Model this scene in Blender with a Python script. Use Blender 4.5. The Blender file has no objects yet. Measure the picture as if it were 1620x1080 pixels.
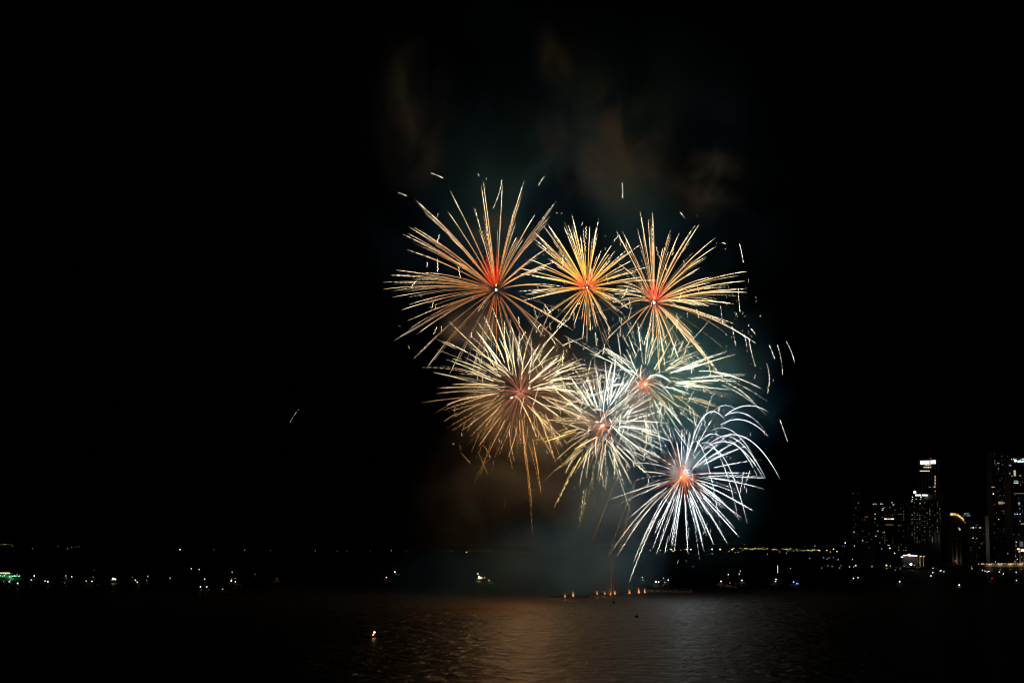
import bpy, bmesh, math, random
from mathutils import Vector, noise as mnoise
import numpy as np
random.seed(11)
R = math.radians
# ------------------------------------------------------------------ camera, sky, added fill sun, exposure
scene = bpy.context.scene
COL = scene.collection
W0, F0, H0, PITCH = 1620.0, 2700.0, 30.0, math.atan(318/2700)
cam_d = bpy.data.cameras.new('camera'); cam = bpy.data.objects.new('camera', cam_d); COL.objects.link(cam)
cam_d.sensor_width = 36; cam_d.lens = 60; cam_d.clip_start = 1; cam_d.clip_end = 60000
cam.location = (0, 0, H0); cam.rotation_euler = (R(90)+PITCH, 0, 0)
scene.camera = cam
world = bpy.data.worlds.new('World'); scene.world = world; world.use_nodes = True
wn = world.node_tree
sky = wn.nodes.new('ShaderNodeTexSky'); sky.sky_type = 'NISHITA'; sky.sun_disc = False
sky.sun_elevation = R(-4); sky.sun_rotation = R(120)
bg = wn.nodes['Background']; bg.inputs['Strength'].default_value = 0.0035
wn.links.new(sky.outputs[0], bg.inputs['Color'])
fill_sun_d = bpy.data.lights.new('night_fill', 'SUN'); fill_sun_d.energy = 0.004; fill_sun_d.angle = R(0.5); fill_sun_d.color = (0.8, 0.88, 1)  # faint bluish sun added to bring out building silhouettes; no moon in view
fill_sun = bpy.data.objects.new('night_fill', fill_sun_d); COL.objects.link(fill_sun); fill_sun.rotation_euler = (R(50), 0, R(-40))
scene.view_settings.view_transform = 'Standard'; scene.view_settings.look = 'None'
scene.view_settings.gamma = 1; scene.view_settings.exposure = 0
scene.cycles.use_denoising = True
scene.cycles.filter_width = 1.1
scene.cycles.volume_step_rate = 1.6
scene.cycles.volume_max_steps = 96
scene.cycles.volume_bounces = 0
scene.cycles.max_bounces = 6
scene.cycles.transparent_max_bounces = 96
scene.cycles.sample_clamp_indirect = 1.0

def pt(px, py, D):
    """the place seen at photograph pixel (px, py), D metres out to sea"""
    a, b = (px-810)/F0, (540-py)/F0
    c, s = math.cos(PITCH), math.sin(PITCH)
    d = Vector((a, c - s*b, s + c*b))
    t = D/d.y
    return Vector((0, 0, H0)) + d*t
def ground(px, py, z=0.0):
    a, b = (px-810)/F0, (540-py)/F0
    c, s = math.cos(PITCH), math.sin(PITCH)
    d = Vector((a, c - s*b, s + c*b))
    return Vector((0, 0, H0)) + d*((z-H0)/d.z)

# ------------------------------------------------------------------ helpers
def mesh_obj(name, verts, faces, mat=None, parent=None, loc=(0, 0, 0), cols=None, smooth=False):
    me = bpy.data.meshes.new(name); me.from_pydata([tuple(v) for v in verts], [], faces)
    if mat: me.materials.append(mat)
    if cols is not None:
        ca = me.color_attributes.new('spark', 'FLOAT_COLOR', 'POINT')
        ca.data.foreach_set('color', np.asarray(cols, dtype=np.float32).ravel())
    if smooth: me.polygons.foreach_set('use_smooth', [True]*len(me.polygons))
    o = bpy.data.objects.new(name, me); COL.objects.link(o); o.location = loc
    if parent: o.parent = parent
    return o
def tag(o, label=None, cat=None, group=None, kind=None):
    if label: o['label'] = label
    if cat: o['category'] = cat
    if group: o['group'] = group
    if kind: o['kind'] = kind
    return o
def thing(name, label, cat, loc=(0, 0, 0), group=None, rz=0):
    o = bpy.data.objects.new(name, None); COL.objects.link(o); o.location = loc; o.rotation_euler = (0, 0, rz)
    return tag(o, label, cat, group)
class MB:
    def __init__(s): s.v = []; s.f = []
    def add(s, v, f):
        n = len(s.v); s.v += [tuple(x) for x in v]; s.f += [tuple(i+n for i in q) for q in f]; return s
    def box(s, x0, x1, y0, y1, z0, z1):
        v = [(x, y, z) for z in (z0, z1) for y in (y0, y1) for x in (x0, x1)]
        return s.add(v, [(0, 2, 3, 1), (4, 5, 7, 6), (0, 1, 5, 4), (2, 6, 7, 3), (0, 4, 6, 2), (1, 3, 7, 5)])
    def prism(s, ring, z0, z1):
        n = len(ring)
        v = [(x, y, z0) for x, y in ring] + [(x, y, z1) for x, y in ring]
        return s.add(v, [tuple(range(n))[::-1], tuple(range(n, 2*n))] + [(i, (i+1) % n, n+(i+1) % n, n+i) for i in range(n)])
    def cyl(s, x, y, z0, z1, r0, r1=None, n=8):
        r1 = r0 if r1 is None else r1
        v = [(x+r0*math.cos(6.2832*i/n), y+r0*math.sin(6.2832*i/n), z0) for i in range(n)]
        v += [(x+r1*math.cos(6.2832*i/n), y+r1*math.sin(6.2832*i/n), z1) for i in range(n)]
        return s.add(v, [tuple(range(n))[::-1], tuple(range(n, 2*n))] + [(i, (i+1) % n, n+(i+1) % n, n+i) for i in range(n)])
    def ball(s, x, y, z, r, n=8, m=5, sz=1.0):
        v = [(x, y, z-r*sz)]; f = []
        for j in range(1, m):
            t = math.pi*j/m
            v += [(x+r*math.sin(t)*math.cos(6.2832*i/n), y+r*math.sin(t)*math.sin(6.2832*i/n), z-r*sz*math.cos(t)) for i in range(n)]
        v.append((x, y, z+r*sz)); last = len(v)-1
        f += [(0, 1+(i+1) % n, 1+i) for i in range(n)]
        for j in range(m-2):
            a = 1+j*n; f += [(a+i, a+(i+1) % n, a+n+(i+1) % n, a+n+i) for i in range(n)]
        a = 1+(m-2)*n; f += [(a+i, a+(i+1) % n, last) for i in range(n)]
        return s.add(v, f)
    def build(s, name, mat, parent=None, loc=(0, 0, 0), smooth=False):
        return mesh_obj(name, s.v, s.f, mat, parent, loc, smooth=smooth)

def new_mat(name):
    m = bpy.data.materials.new(name); m.use_nodes = True
    n = m.node_tree; n.nodes.clear()
    return m, n, n.nodes.new('ShaderNodeOutputMaterial')
def surf(name, col, rough=0.7, metal=0.0, var=0.35, scale=0.4, bump=0.0):
    m, n, out = new_mat(name)
    b = n.nodes.new('ShaderNodeBsdfPrincipled'); b.inputs['Roughness'].default_value = rough; b.inputs['Metallic'].default_value = metal
    tc = n.nodes.new('ShaderNodeTexCoord'); nz = n.nodes.new('ShaderNodeTexNoise'); nz.inputs['Scale'].default_value = scale; nz.inputs['Detail'].default_value = 4
    mx = n.nodes.new('ShaderNodeMix'); mx.data_type = 'RGBA'
    mx.inputs[6].default_value = (*[c*(1-var) for c in col], 1); mx.inputs[7].default_value = (*[c*(1+var) for c in col], 1)
    n.links.new(tc.outputs['Object'], nz.inputs['Vector']); n.links.new(nz.outputs[0], mx.inputs[0]); n.links.new(mx.outputs[2], b.inputs['Base Color'])
    n.links.new(b.outputs[0], out.inputs[0])
    return m
_em = {}
def glow(col, strength, sample=False):
    key = (tuple(round(c, 2) for c in col), round(strength, 2), sample)
    if key not in _em:
        m, n, out = new_mat('lit_glow')
        e = n.nodes.new('ShaderNodeEmission'); e.inputs['Color'].default_value = (*col, 1); e.inputs['Strength'].default_value = strength
        n.links.new(e.outputs[0], out.inputs[0])
        if not sample: m.cycles.emission_sampling = 'NONE'
        _em[key] = m
    return _em[key]
m_spark, n, out = new_mat('burning_spark')
e = n.nodes.new('ShaderNodeEmission'); at = n.nodes.new('ShaderNodeAttribute'); at.attribute_name = 'spark'
e.inputs['Strength'].default_value = 1.0
n.links.new(at.outputs['Color'], e.inputs['Color']); n.links.new(e.outputs[0], out.inputs[0]); m_spark.cycles.emission_sampling = 'NONE'

M_LAND = surf('dark_land', (0.010, 0.011, 0.009), 0.95, scale=0.01)
M_CONC = surf('tower_concrete', (0.20, 0.19, 0.18), 0.8, scale=0.05)
M_PALE = surf('pale_render', (0.42, 0.40, 0.36), 0.8, scale=0.05)
M_GLASS = surf('dark_glazing', (0.03, 0.035, 0.045), 0.2, scale=0.1)
M_HULL = surf('boat_hull', (0.10, 0.10, 0.11), 0.5)
M_CABIN = surf('boat_cabin', (0.30, 0.30, 0.29), 0.5)
M_POLE = surf('lamp_pole', (0.15, 0.15, 0.15), 0.5, 0.5)
M_RUST = surf('pontoon_steel', (0.09, 0.06, 0.045), 0.8, scale=0.3)
M_BLACK = surf('tarred_black', (0.02, 0.02, 0.022), 0.8)

# ------------------------------------------------------------------ sea and shore
m_sea, n, out = new_mat('night_sea')
df = n.nodes.new('ShaderNodeBsdfDiffuse'); df.inputs['Color'].default_value = (0.004, 0.008, 0.01, 1)
b = n.nodes.new('ShaderNodeBsdfGlossy'); b.inputs['Color'].default_value = (0.23, 0.215, 0.21, 1); b.inputs['Roughness'].default_value = 0.33
fr = n.nodes.new('ShaderNodeFresnel'); fr.inputs['IOR'].default_value = 1.333
mxs = n.nodes.new('ShaderNodeMixShader')
n.links.new(fr.outputs[0], mxs.inputs[0]); n.links.new(df.outputs[0], mxs.inputs[1]); n.links.new(b.outputs[0], mxs.inputs[2])
geo = n.nodes.new('ShaderNodeNewGeometry')
def seanoise(scale, sx, sy, det, dist=0.0):
    mp = n.nodes.new('ShaderNodeMapping'); mp.inputs['Scale'].default_value = (sx, sy, 1)
    nz = n.nodes.new('ShaderNodeTexNoise'); nz.inputs['Scale'].default_value = scale; nz.inputs['Detail'].default_value = det; nz.inputs['Distortion'].default_value = dist
    n.links.new(geo.outputs['Position'], mp.inputs['Vector']); n.links.new(mp.outputs[0], nz.inputs['Vector'])
    return nz
n1 = seanoise(0.16, 1.1, 0.8, 7, 0.8); n2 = seanoise(0.025, 1.0, 1.0, 3)
bp1 = n.nodes.new('ShaderNodeBump'); bp1.inputs['Strength'].default_value = 1.0; bp1.inputs['Distance'].default_value = 1.35
bp2 = n.nodes.new('ShaderNodeBump'); bp2.inputs['Strength'].default_value = 1.0; bp2.inputs['Distance'].default_value = 2.0
n.links.new(n1.outputs[0], bp1.inputs['Height']); n.links.new(n2.outputs[0], bp2.inputs['Height'])
n.links.new(bp2.outputs[0], bp1.inputs['Normal']); n.links.new(bp1.outputs[0], b.inputs['Normal']); n.links.new(bp1.outputs[0], fr.inputs['Normal'])
n.links.new(mxs.outputs[0], out.inputs[0])
tag(mesh_obj('sea', [(-30000, -300, 0), (30000, -300, 0), (30000, 50000, 0), (-30000, 50000, 0)], [(0, 1, 2, 3)], m_sea), kind='structure')
def shore(px_line, top, name):
    front = [ground(x, y) for x, y in px_line]
    back = [Vector((p.x*2.2, 14000, 0)) for p in front]
    v, f = [], []
    k = len(front)
    for p in front: v.append((p.x, p.y, -0.5))
    for p in front: v.append((p.x, p.y+1.5, top))
    for p in front: v.append((p.x*1.03, p.y*1.03+25, top+1))
    for p in back: v.append((p.x, p.y, top+4))
    for r in range(3):
        for i in range(k-1): f.append((r*k+i, r*k+i+1, (r+1)*k+i+1, (r+1)*k+i))
    return tag(mesh_obj(name, v, f, M_LAND), kind='structure')
shore([(-300, 873), (0, 873.5), (200, 873), (480, 874), (760, 874.5), (1000, 875), (1180, 876.5), (1262, 878.5), (1296, 885), (1330, 896), (1380, 899),
       (1450, 900.5), (1520, 899), (1560, 897), (1650, 896), (1900, 893)], 0.9, 'shore_land')

# ------------------------------------------------------------------ spark trails
def tube(path, rad, cols, V, Fc, C, sides=3):
    n0 = len(V); k = len(path)
    if k < 2: return
    d = (path[-1]-path[0])
    d = d.normalized() if d.length > 1e-6 else Vector((0, 0, 1))
    a = d.orthogonal().normalized(); b_ = d.cross(a)
    ph = random.uniform(0, 6.28)
    ca = [(math.cos(ph+6.2832*j/sides), math.sin(ph+6.2832*j/sides)) for j in range(sides)]
    V.append(path[0]-d*rad[0]*0.6); C.append((*cols[0], 1))
    for p, r, c in zip(path, rad, cols):
        for (x, y) in ca: V.append(p + a*(x*r) + b_*(y*r)); C.append((*c, 1))
    V.append(path[-1]+d*rad[-1]*0.6); C.append((*cols[-1], 1))
    last = len(V)-1
    for j in range(sides):
        Fc.append((n0, n0+1+(j+1) % sides, n0+1+j))
        e0 = n0+1+(k-1)*sides
        Fc.append((e0+j, e0+(j+1) % sides, last))
    for i in range(k-1):
        q = n0+1+i*sides
        for j in range(sides): Fc.append((q+j, q+(j+1) % sides, q+sides+(j+1) % sides, q+sides+j))
def lerp3(a, b, t): return tuple(a[i]+(b[i]-a[i])*t for i in range(3))
def ramp(stops, t):
    if t <= stops[0][0]: return stops[0][1]
    for (t0, c0), (t1, c1) in zip(stops, stops[1:]):
        if t <= t1: return lerp3(c0, c1, (t-t0)/max(1e-6, t1-t0))
    return stops[-1][1]

def trail(root, tip, droop, stops, r, s0=0.0, wavy=0.0, wlen=2.2, dash=1.1, name='spark_trail', gain=1.0, taper=True, flick=0.25, pitch=None, origin=None, curl=0.02):
    """one burning star: from the burst centre out to tip, sagging under gravity; after fraction `dash` it breaks into separate glints"""
    o = origin or Vector((0, 0, 0))
    dirn = (tip-o) + Vector((0, 0, droop))
    L = dirn.length
    step = wlen/7 if wavy > 0 else (max(0.7, L/70) if dash < 1 else max(1.2, L/30))
    if pitch and pitch < 1.8: step = 0.35
    N = max(6, min(170, int(L*(1-s0)/step)))
    a = dirn.normalized().orthogonal(); b_ = dirn.normalized().cross(a)
    ph = random.uniform(0, 6.28); rot = random.uniform(0, 6.28)
    wl = wlen*random.uniform(0.8, 1.3)
    pts, rs, cs = [], [], []
    fa, fb = random.uniform(0, 99), random.uniform(0, 99)
    bend = random.gauss(0, curl)*L; bend2 = random.gauss(0, curl)*L
    for i in range(N+1):
        t = s0+(1-s0)*i/N
        p = o + dirn*t + Vector((bend*(t*t-t), bend2*(t*t-t), -droop*t*t))
        if wavy > 0:
            w = wavy*min(1, (t-s0)*6+0.1)*(0.55+0.9*mnoise.noise(Vector((fa, fb, t*9)))**2)*1.3
            q = ph + 6.2832*L*t/wl
            p = p + a*(w*math.cos(q)) + b_*(w*math.sin(q))
        g = gain*(1+flick*2*mnoise.noise(Vector((fa, t*L*0.35, fb))))
        if taper: g *= min(1, 0.25+(1-t)*9)
        c = ramp(stops, t)
        pts.append(p); rs.append(r*(1 if not taper else (0.55+0.45*min(1, (1-t)*5+0.15)))); cs.append(tuple(x*max(0, g) for x in c))
    rs = [q*RG for q in rs]; cs = [tuple(x*BG for x in c) for c in cs]
    V, Fc, C = [], [], []
    per = (pitch or random.uniform(1.4, 4.5)); duty = random.uniform(0.45, 0.8); hair = random.uniform(0.15, 0.6); fp = random.uniform(0, 99)
    for i in range(N+1):
        t = s0+(1-s0)*i/N
        if t > dash and ((t*L/per + 1.3*mnoise.noise(Vector((fp, t*L*0.12, 0)))) % 1.0) > duty:            # cooling stretch between two glints: a hair of faint ember
            rs[i] *= 0.3+0.5*hair; cs[i] = tuple(x*hair*0.7 for x in cs[i])
    tube(pts, rs, cs, V, Fc, C)
    if not V: return None
    return (name, V, Fc, C)

def flush(root, made, cap=100):
    """each trail its own part; past a hundred of one kind the shortest go together as one"""
    byn = {}
    for t in made:
        if t: byn.setdefault(t[0], []).append(t)
    for nm, lst in byn.items():
        def size(t): 
            a = t[1][0]; return -max((v-a).length for v in t[1][::7])
        lst.sort(key=size)
        for t in lst[:cap]: mesh_obj(nm, t[1], t[2], m_spark, root, cols=t[3])
        rest = lst[cap:]
        if rest:
            V, Fc, C = [], [], []
            for t in rest:
                k = len(V); V += t[1]; C += t[3]; Fc += [tuple(i+k for i in q) for q in t[2]]
            tag(mesh_obj('fine_'+nm+'s', V, Fc, m_spark, root, cols=C), kind='stuff')

def lamp(parent, loc, power, col, rad=1.0, name='burst_light'):
    d = bpy.data.lights.new(name, 'POINT'); d.energy = power; d.color = col; d.shadow_soft_size = rad
    o = bpy.data.objects.new(name, d); COL.objects.link(o); o.location = loc; o.parent = parent
    return o
def rdir():
    while True:
        v = Vector((random.gauss(0, 1), random.gauss(0, 1), random.gauss(0, 1)))
        if v.length > 0.2: return v.normalized()

#PARAMS
KL = 0.75; RG = 0.72; BG = 2.1
def burst(label, cx, cy, D, Rpx, tips, style, power, lcol, lrad=0.3, dz=0):
    C0 = pt(cx, cy, D); s = C0.y/math.cos(0.03)/F0
    root = thing('firework_burst', label, 'firework', C0, 'firework shells bursting over the bay')
    made = []
    Rm = Rpx*s
    def tip3(x, y, sgn=None):
        u, w = (x-cx)*s, -(y-cy)*s
        q = Rm*Rm-u*u-w*w
        d = math.sqrt(q)*random.uniform(0.55, 1.0) if q > 0 else random.uniform(0, 0.15)*Rm
        return Vector((u, d*(sgn or random.choice((-1, 1))), w))
    style(root, made, tips, tip3, Rm, s, cx, cy)
    flush(root, made)
    if power: lamp(root, (0, 0, 0), power*KL, lcol, lrad)
    return root, C0, s

def gold_style(mid, hot, start, nfill, droop=0.10, tuft=None, fill_len=(0.55, 0.95), seed=1, bright=None, corer=0.85):
    pale = (1.5, 1.25, 0.8)
    def st(root, made, tips, tip3, Rm, s, cx, cy):
        random.seed(seed)
        def cols(tp, far):
            m_, h_ = mid, hot
            k = 1.0
            ang = math.atan2(tp.z, tp.x)
            if bright: k *= bright(ang)
            v_ = random.uniform(0.45, 1.4); m2 = (m_[0]*k*v_, m_[1]*k*v_*min(1, 0.55+0.5*k), m_[2]*k*v_*min(1, 0.4+0.65*k))
            return [(0, tuple(c*0.2 for c in start)), (0.1, tuple(c*0.7 for c in start)), (0.28, m2), (0.7, lerp3(m2, tuple(c*k for c in pale), 0.15)), (0.92, tuple(c*k for c in pale)), (1, tuple(c*k*0.9 for c in pale))]
        for (x, y) in tips:
            tp = tip3(x, y); dr = droop*tp.length*random.uniform(0.6, 1.4)
            da = random.uniform(0.6, 1.0)
            made.append(trail(root, tp, dr, cols(tp, 1), random.uniform(0.13, 0.25), s0=random.uniform(0.04, 0.16), dash=da))
            for k in range(random.choice((1, 2, 2, 3))):       # stars that fly out side by side
                off = rdir()*random.uniform(0.8, 3.0)*s*2
                t2 = tp*random.uniform(0.7, 0.97)+off
                made.append(trail(root, t2, dr*0.9, cols(tp, 1), random.uniform(0.07, 0.16), s0=random.uniform(0.05, 0.25), dash=random.uniform(0.5, 1.1), gain=random.uniform(0.4, 0.9)))
        for k in range(nfill):
            d = rdir(); L = Rm*random.uniform(*fill_len); tp = d*L
            made.append(trail(root, tp, droop*L, cols(tp, 0), random.uniform(0.07, 0.14), s0=random.uniform(0.08, 0.3), dash=random.uniform(0.55, 1.0), gain=random.uniform(0.3, 0.8)))
        for k in range(30):                                  # small crackling stars adrift at the edge
            d = rdir(); tp = d*Rm*random.uniform(0.85, 1.12); e_ = tp+Vector((random.uniform(-1, 1), 0, random.uniform(-3.5, 2)))*s*3
            made.append(trail(root, e_, 0.3, [(0, (1.1, 0.95, 0.6))], 0.13, dash=0.0, pitch=1.5, origin=tp, name='crackle_star', gain=random.uniform(0.2, 0.9)))
        for k in range(16):                                  # crackling squiggles crossing the streaks
            d = rdir(); tp = d*Rm*random.uniform(0.35, 1.0); e_ = tp+Vector((random.gauss(0, 5), random.gauss(0, 5), random.uniform(-22, -6)))*s
            made.append(trail(root, e_, 0.6, [(0, (1.2, 1.0, 0.6))], 0.17, wavy=0.3, wlen=2.2, origin=tp, name='crackle_trail', gain=random.uniform(0.4, 1.1)))
        if tuft:
            (ux, uz, n_, spread, Lt, tc) = tuft
            for k in range(n_):
                d = Vector((ux+random.gauss(0, spread), random.gauss(0, spread), uz+random.gauss(0, spread*0.8)))
                L = Lt*s*random.uniform(0.45, 1.0)
                made.append(trail(root, d.normalized()*L, 0.3, [(0, tuple(c*0.25 for c in tc)), (0.5, tc), (1, tuple(c*0.5 for c in tc))], 0.13, s0=0.28, name='red_spark', gain=random.uniform(0.5, 1.2)))
            for k in range(34):
                d = Vector((ux+random.gauss(0, spread*1.3), random.gauss(0, spread), uz*0.8+random.gauss(0, spread))).normalized()*Lt*s*random.uniform(0.7, 1.1)
                made.append(trail(root, d+Vector((0.5, 0, 0.5)), 0, [(0, (0.55, 0.05, 0.12))], 0.2, origin=d, name='magenta_star', gain=random.uniform(0.5, 1.1)))
        mb = MB().ball(0, 0, 0, corer*0.75).ball(-corer*0.3, 0.2, corer*0.6, corer*0.5, sz=1.5).ball(corer*0.4, -0.1, corer*0.3, corer*0.4); mb.build('core', glow((1, 0.80, 0.5), 4), root)
        mb = MB().ball(0, 0, 3.2, 0.6, sz=1.6); mb.build('core_flare', glow((1, 0.55, 0.1), 1.6), root)
    return st

def wavy_style(c_up, c_dn, ray, nfill, droop=0.08, s_in=(0.25, 0.5), seed=1, nray=40, raycol=(0.22, 0.07, 0.045), wavy=0.32, cores=((0, 0),), side=None, raylen=(0.5, 0.8), corer=0.9, nsq=26, ck=1.0, sib=0.6, far=0, strands=()):
    def st(root, made, tips, tip3, Rm, s, cx, cy):
        random.seed(seed)
        def col(tp, k=1.0):
            f = 0.5+0.5*tp.z/max(1, Rm)
            c = lerp3(c_dn, c_up, max(0, min(1, f*1.5+0.05)))
            if side: c = side(tp, c, Rm)
            c = tuple(x*k for x in c)
            return [(0, tuple(x*0.4 for x in c)), (0.5, c), (1, tuple(x*0.85 for x in c))]
        jit = lambda: Vector((random.gauss(0, 6), random.gauss(0, 6), random.gauss(0, 6)))*s*ck
        for tpx in tips:
            x, y = tpx[:2]; dr_ = tpx[2] if len(tpx) > 2 else None; s0_ = tpx[3] if len(tpx) > 3 else None
            tp = tip3(x, y); dr = (droop*tp.length*random.uniform(0.5, 1.6)) if dr_ is None else dr_*s
            s0 = random.uniform(*s_in) if s0_ is None else s0_
            wv = wavy*random.choice((0.25, 0.8, 1, 1.2))
            made.append(trail(root, tp, dr, col(tp, random.uniform(0.8, 1.25)), random.uniform(0.11, 0.24), s0=s0, wavy=wv, origin=jit(), dash=random.uniform(0.5, 1.1), flick=0.45, curl=0.11*ck))
            if random.random() < sib and not (dr_ and dr_ > 80):
                t2 = tp*random.uniform(0.75, 1.02)+rdir()*random.uniform(1.5, 5)*s
                made.append(trail(root, t2, dr, col(tp, random.uniform(0.45, 0.9)), random.uniform(0.08, 0.15), s0=min(0.8, s0+random.uniform(0, 0.2)), wavy=wavy, origin=jit(), dash=random.uniform(0.4, 1.1), flick=0.5, curl=0.13*ck))
        for k in range(nfill):
            d = rdir(); L = Rm*random.uniform(0.6, 1.1); tp = d*L
            if k % 3 == 0: tp = tp+Vector((random.gauss(0, 10), random.gauss(0, 10), random.gauss(-6, 10)))*s
            made.append(trail(root, tp, droop*L*random.uniform(0.6, 4), col(tp, random.uniform(0.35, 0.95)), random.uniform(0.07, 0.16), s0=random.uniform(s_in[0]+0.1, 0.75), wavy=wavy*random.choice((0.4, 1, 1.2)), origin=jit(), dash=random.uniform(0.4, 1.1), flick=0.5, curl=0.18*ck))
        for k in range(nsq):                                 # squiggles left by stars that broke away and fall
            d = rdir(); tp = d*Rm*random.uniform(0.3, 1.0); e_ = tp+Vector((random.gauss(0, 9), random.gauss(0, 9), random.uniform(-38, -8)))*s
            made.append(trail(root, e_, 1.5, col(tp, random.uniform(0.35, 0.95)), random.uniform(0.12, 0.2), wavy=wavy, origin=tp, name='falling_squiggle', dash=random.uniform(0.3, 1.1), flick=0.4))
        for k in range(nray):
            d = rdir(); L = Rm*random.uniform(*raylen)
            made.append(trail(root, d*L, 0.05*L, [(0, tuple(x*1.6 for x in raycol)), (0.5, raycol), (1, tuple(x*0.3 for x in raycol))], 0.1, s0=0.03, name='thin_ember_ray'))
        for k in range(24+far):
            d = rdir(); tp = d*Rm*random.uniform(0.6, 1.15)
            if k >= 24: tp = Vector((abs(d.x)*0.5+0.75, d.y*0.5, d.z*0.9+0.15))*Rm*random.uniform(0.9, 1.25)
            d = tp; e_ = tp+Vector((random.uniform(-1, 1), 0, random.uniform(-4, 1.5)))*s*2
            made.append(trail(root, e_, 0.2, [(0, tuple(x*0.8 for x in c_up))], 0.14, dash=0.0, pitch=1.4, origin=tp, name='crackle_star', gain=random.uniform(0.2, 0.9)))
        for (xa, ya, xb, yb, q) in strands:
            a_ = Vector(((xa-cx)*s, 0, -(ya-cy)*s)); b_ = Vector(((xb-cx)*s, random.uniform(-5, 5), -(yb-cy)*s))
            made.append(trail(root, b_, 12*s, [(0, (0.30*q, 0.17*q, 0.06*q)), (1, (0.42*q, 0.19*q, 0.05*q))], 0.13, dash=0.3, origin=a_, name='sinking_strand', wavy=0.15, curl=0.04))
        for (x, y) in cores:
            mb = MB().ball(x*s, 0, -y*s, corer*0.7).ball(x*s+corer*0.5, 0.2, -y*s+corer*0.35, corer*0.5).ball(x*s+corer*1.0, -0.2, -y*s+corer*0.5, corer*0.3); mb.build('core', glow((1, 0.85, 0.66), 5), root)
    return st

GOLD = (0.60, 0.29, 0.09); ORANGE = (0.80, 0.38, 0.05)
T1 = [(654,311),(660,320),(705,322),(710,293),(761,292),(764,281),(795,301),(830,278),(816,336),(820,347),(873,327),(880,325),(753,347),(698,344),(644,353),(634,365),
      (645,376),(640,386),(623,422),(618,438),(700,386),(672,449),(617,438),(602,444),(606,460),(617,466),(641,471),(631,485),(641,513),(654,520),(620,538),(654,570),(674,587),(711,600),
      (758,513),(785,600),(774,594),(830,600),(900,548),(905,532),(744,590),(802,560),(760,600),(866,590),(872,372),(868,400),(880,430),(890,470),(858,545),(902,505),(846,352),(770,372),(655,365),(628,452),(640,500)]
burst('golden burst with a red plume above its bright centre, upper left of the cluster', 785, 459, 1010, 172, T1,
      gold_style(GOLD, None, (0.35, 0.10, 0.03), 14, droop=0.14, tuft=(-0.22, 0.95, 90, 0.26, 62, (0.5, 0.028, 0.008)), seed=21,
                 bright=lambda a: 0.38+0.67*(0.5+0.5*math.cos(a-1.0))), 0, (1, 1, 1))  # smoke veil put into the colour: lower-left trails dimmer and redder
T2 = [(867,351),(859,358),(893,349),(904,342),(921,359),(930,370),(946,350),(955,384),(972,376),(977,387),(1015,390),(1004,402),(999,417),(1023,432),(1047,439),(897,365),(845,367),(837,401),
      (822,418),(820,439),(820,456),(827,468),(881,510),(888,503),(864,491),(905,525),(916,518),(925,527),(937,519),(958,518),(975,490),(968,494),(971,521),(990,490),(1001,478),(1027,464),(996,472),
      (840,445),(850,425),(852,480),(1010,448),(1020,455),(950,505),(885,385),(910,380),(940,372),(965,400),(868,398),(845,385),(838,473),(900,500),(935,500),(948,515),(985,410)]
burst('compact orange and gold burst with a red heart, middle of the top row', 929, 455, 985, 122, T2,
      gold_style(ORANGE, None, (0.8, 0.10, 0.03), 22, droop=0.07, tuft=(0.0, 0.75, 60, 0.55, 34, (0.9, 0.08, 0.03)), seed=5, corer=0.4,
                 bright=lambda a: 1.15+0.35*math.sin(a)), 0, (1, 1, 1))
T3 = [(988,355),(1005,369),(971,375),(1013,331),(1031,337),(1041,366),(1055,376),(1058,374),(1083,354),(1067,393),(1096,364),(1103,361),(1127,385),(1124,396),(1129,397),(1119,408),(1135,426),(1134,435),
      (1183,429),(1177,448),(1178,462),(1179,467),(1167,475),(1123,470),(1126,495),(1142,520),(1153,520),(1196,544),(1106,529),(1145,597),(1137,583),(1129,566),(1082,553),(1081,566),(1058,547),(1045,592),(1049,607),
      (1025,570),(1014,570),(978,555),(960,533),(971,506),(960,496),(985,400),(995,430),(975,450),(968,470),(1000,540),(1035,560),(1065,540),(1090,520),(1110,500),(1020,360)]
burst('gold burst with long drooping right-hand streaks and a glowing red centre, top right', 1035, 479, 1000, 150, T3,
      gold_style((0.74, 0.40, 0.14), None, (0.8, 0.14, 0.06), 14, droop=0.19, tuft=(-0.03, 0.95, 70, 0.33, 34, (0.95, 0.10, 0.05)), seed=8,
                 bright=lambda a: 1.0+0.2*math.cos(a)), 0, (1, 1, 1))

CREAM = (1.75, 1.55, 0.95); WHITE = (1.75, 1.8, 1.65); AMBER = (0.85, 0.36, 0.08); YEL = (1.25, 1.0, 0.42)
T4 = [(708,506),(753,528),(763,528),(766,504),(778,482),(799,519),(806,521),(824,525),(840,521),(856,534),(867,528),(881,548),(898,554),(915,565),(925,580),(932,589),(927,595),(906,589),(704,562),(701,540),
      (684,586),(732,554),(693,617),(691,626),(666,636),(704,654),(706,648),(709,679),(709,680),(730,677),(747,696),(756,714),(769,718),(784,727),(790,724),(802,724),(814,726),(823,714),(833,740),(842,806,30),(856,781,14),
      (878,737),(876,729),(893,701),(888,713),(901,700),(915,615),(949,621),(915,647),(910,654),(740,540),(790,545),(812,540),(845,550),(718,575),(712,600),(725,640),(765,690),(848,700),(865,690),(905,625),(895,660),
      (742,580),(752,560),(735,620),(775,560),(905,605),(880,575)]
def side4(tp, c, Rm):
    k = max(0, min(1, 0.95+tp.x/Rm*0.55+tp.z/Rm*0.5))
    return tuple(x*(0.35+0.65*k) for x in lerp3((0.8, 0.34, 0.05), c, k))
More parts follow.
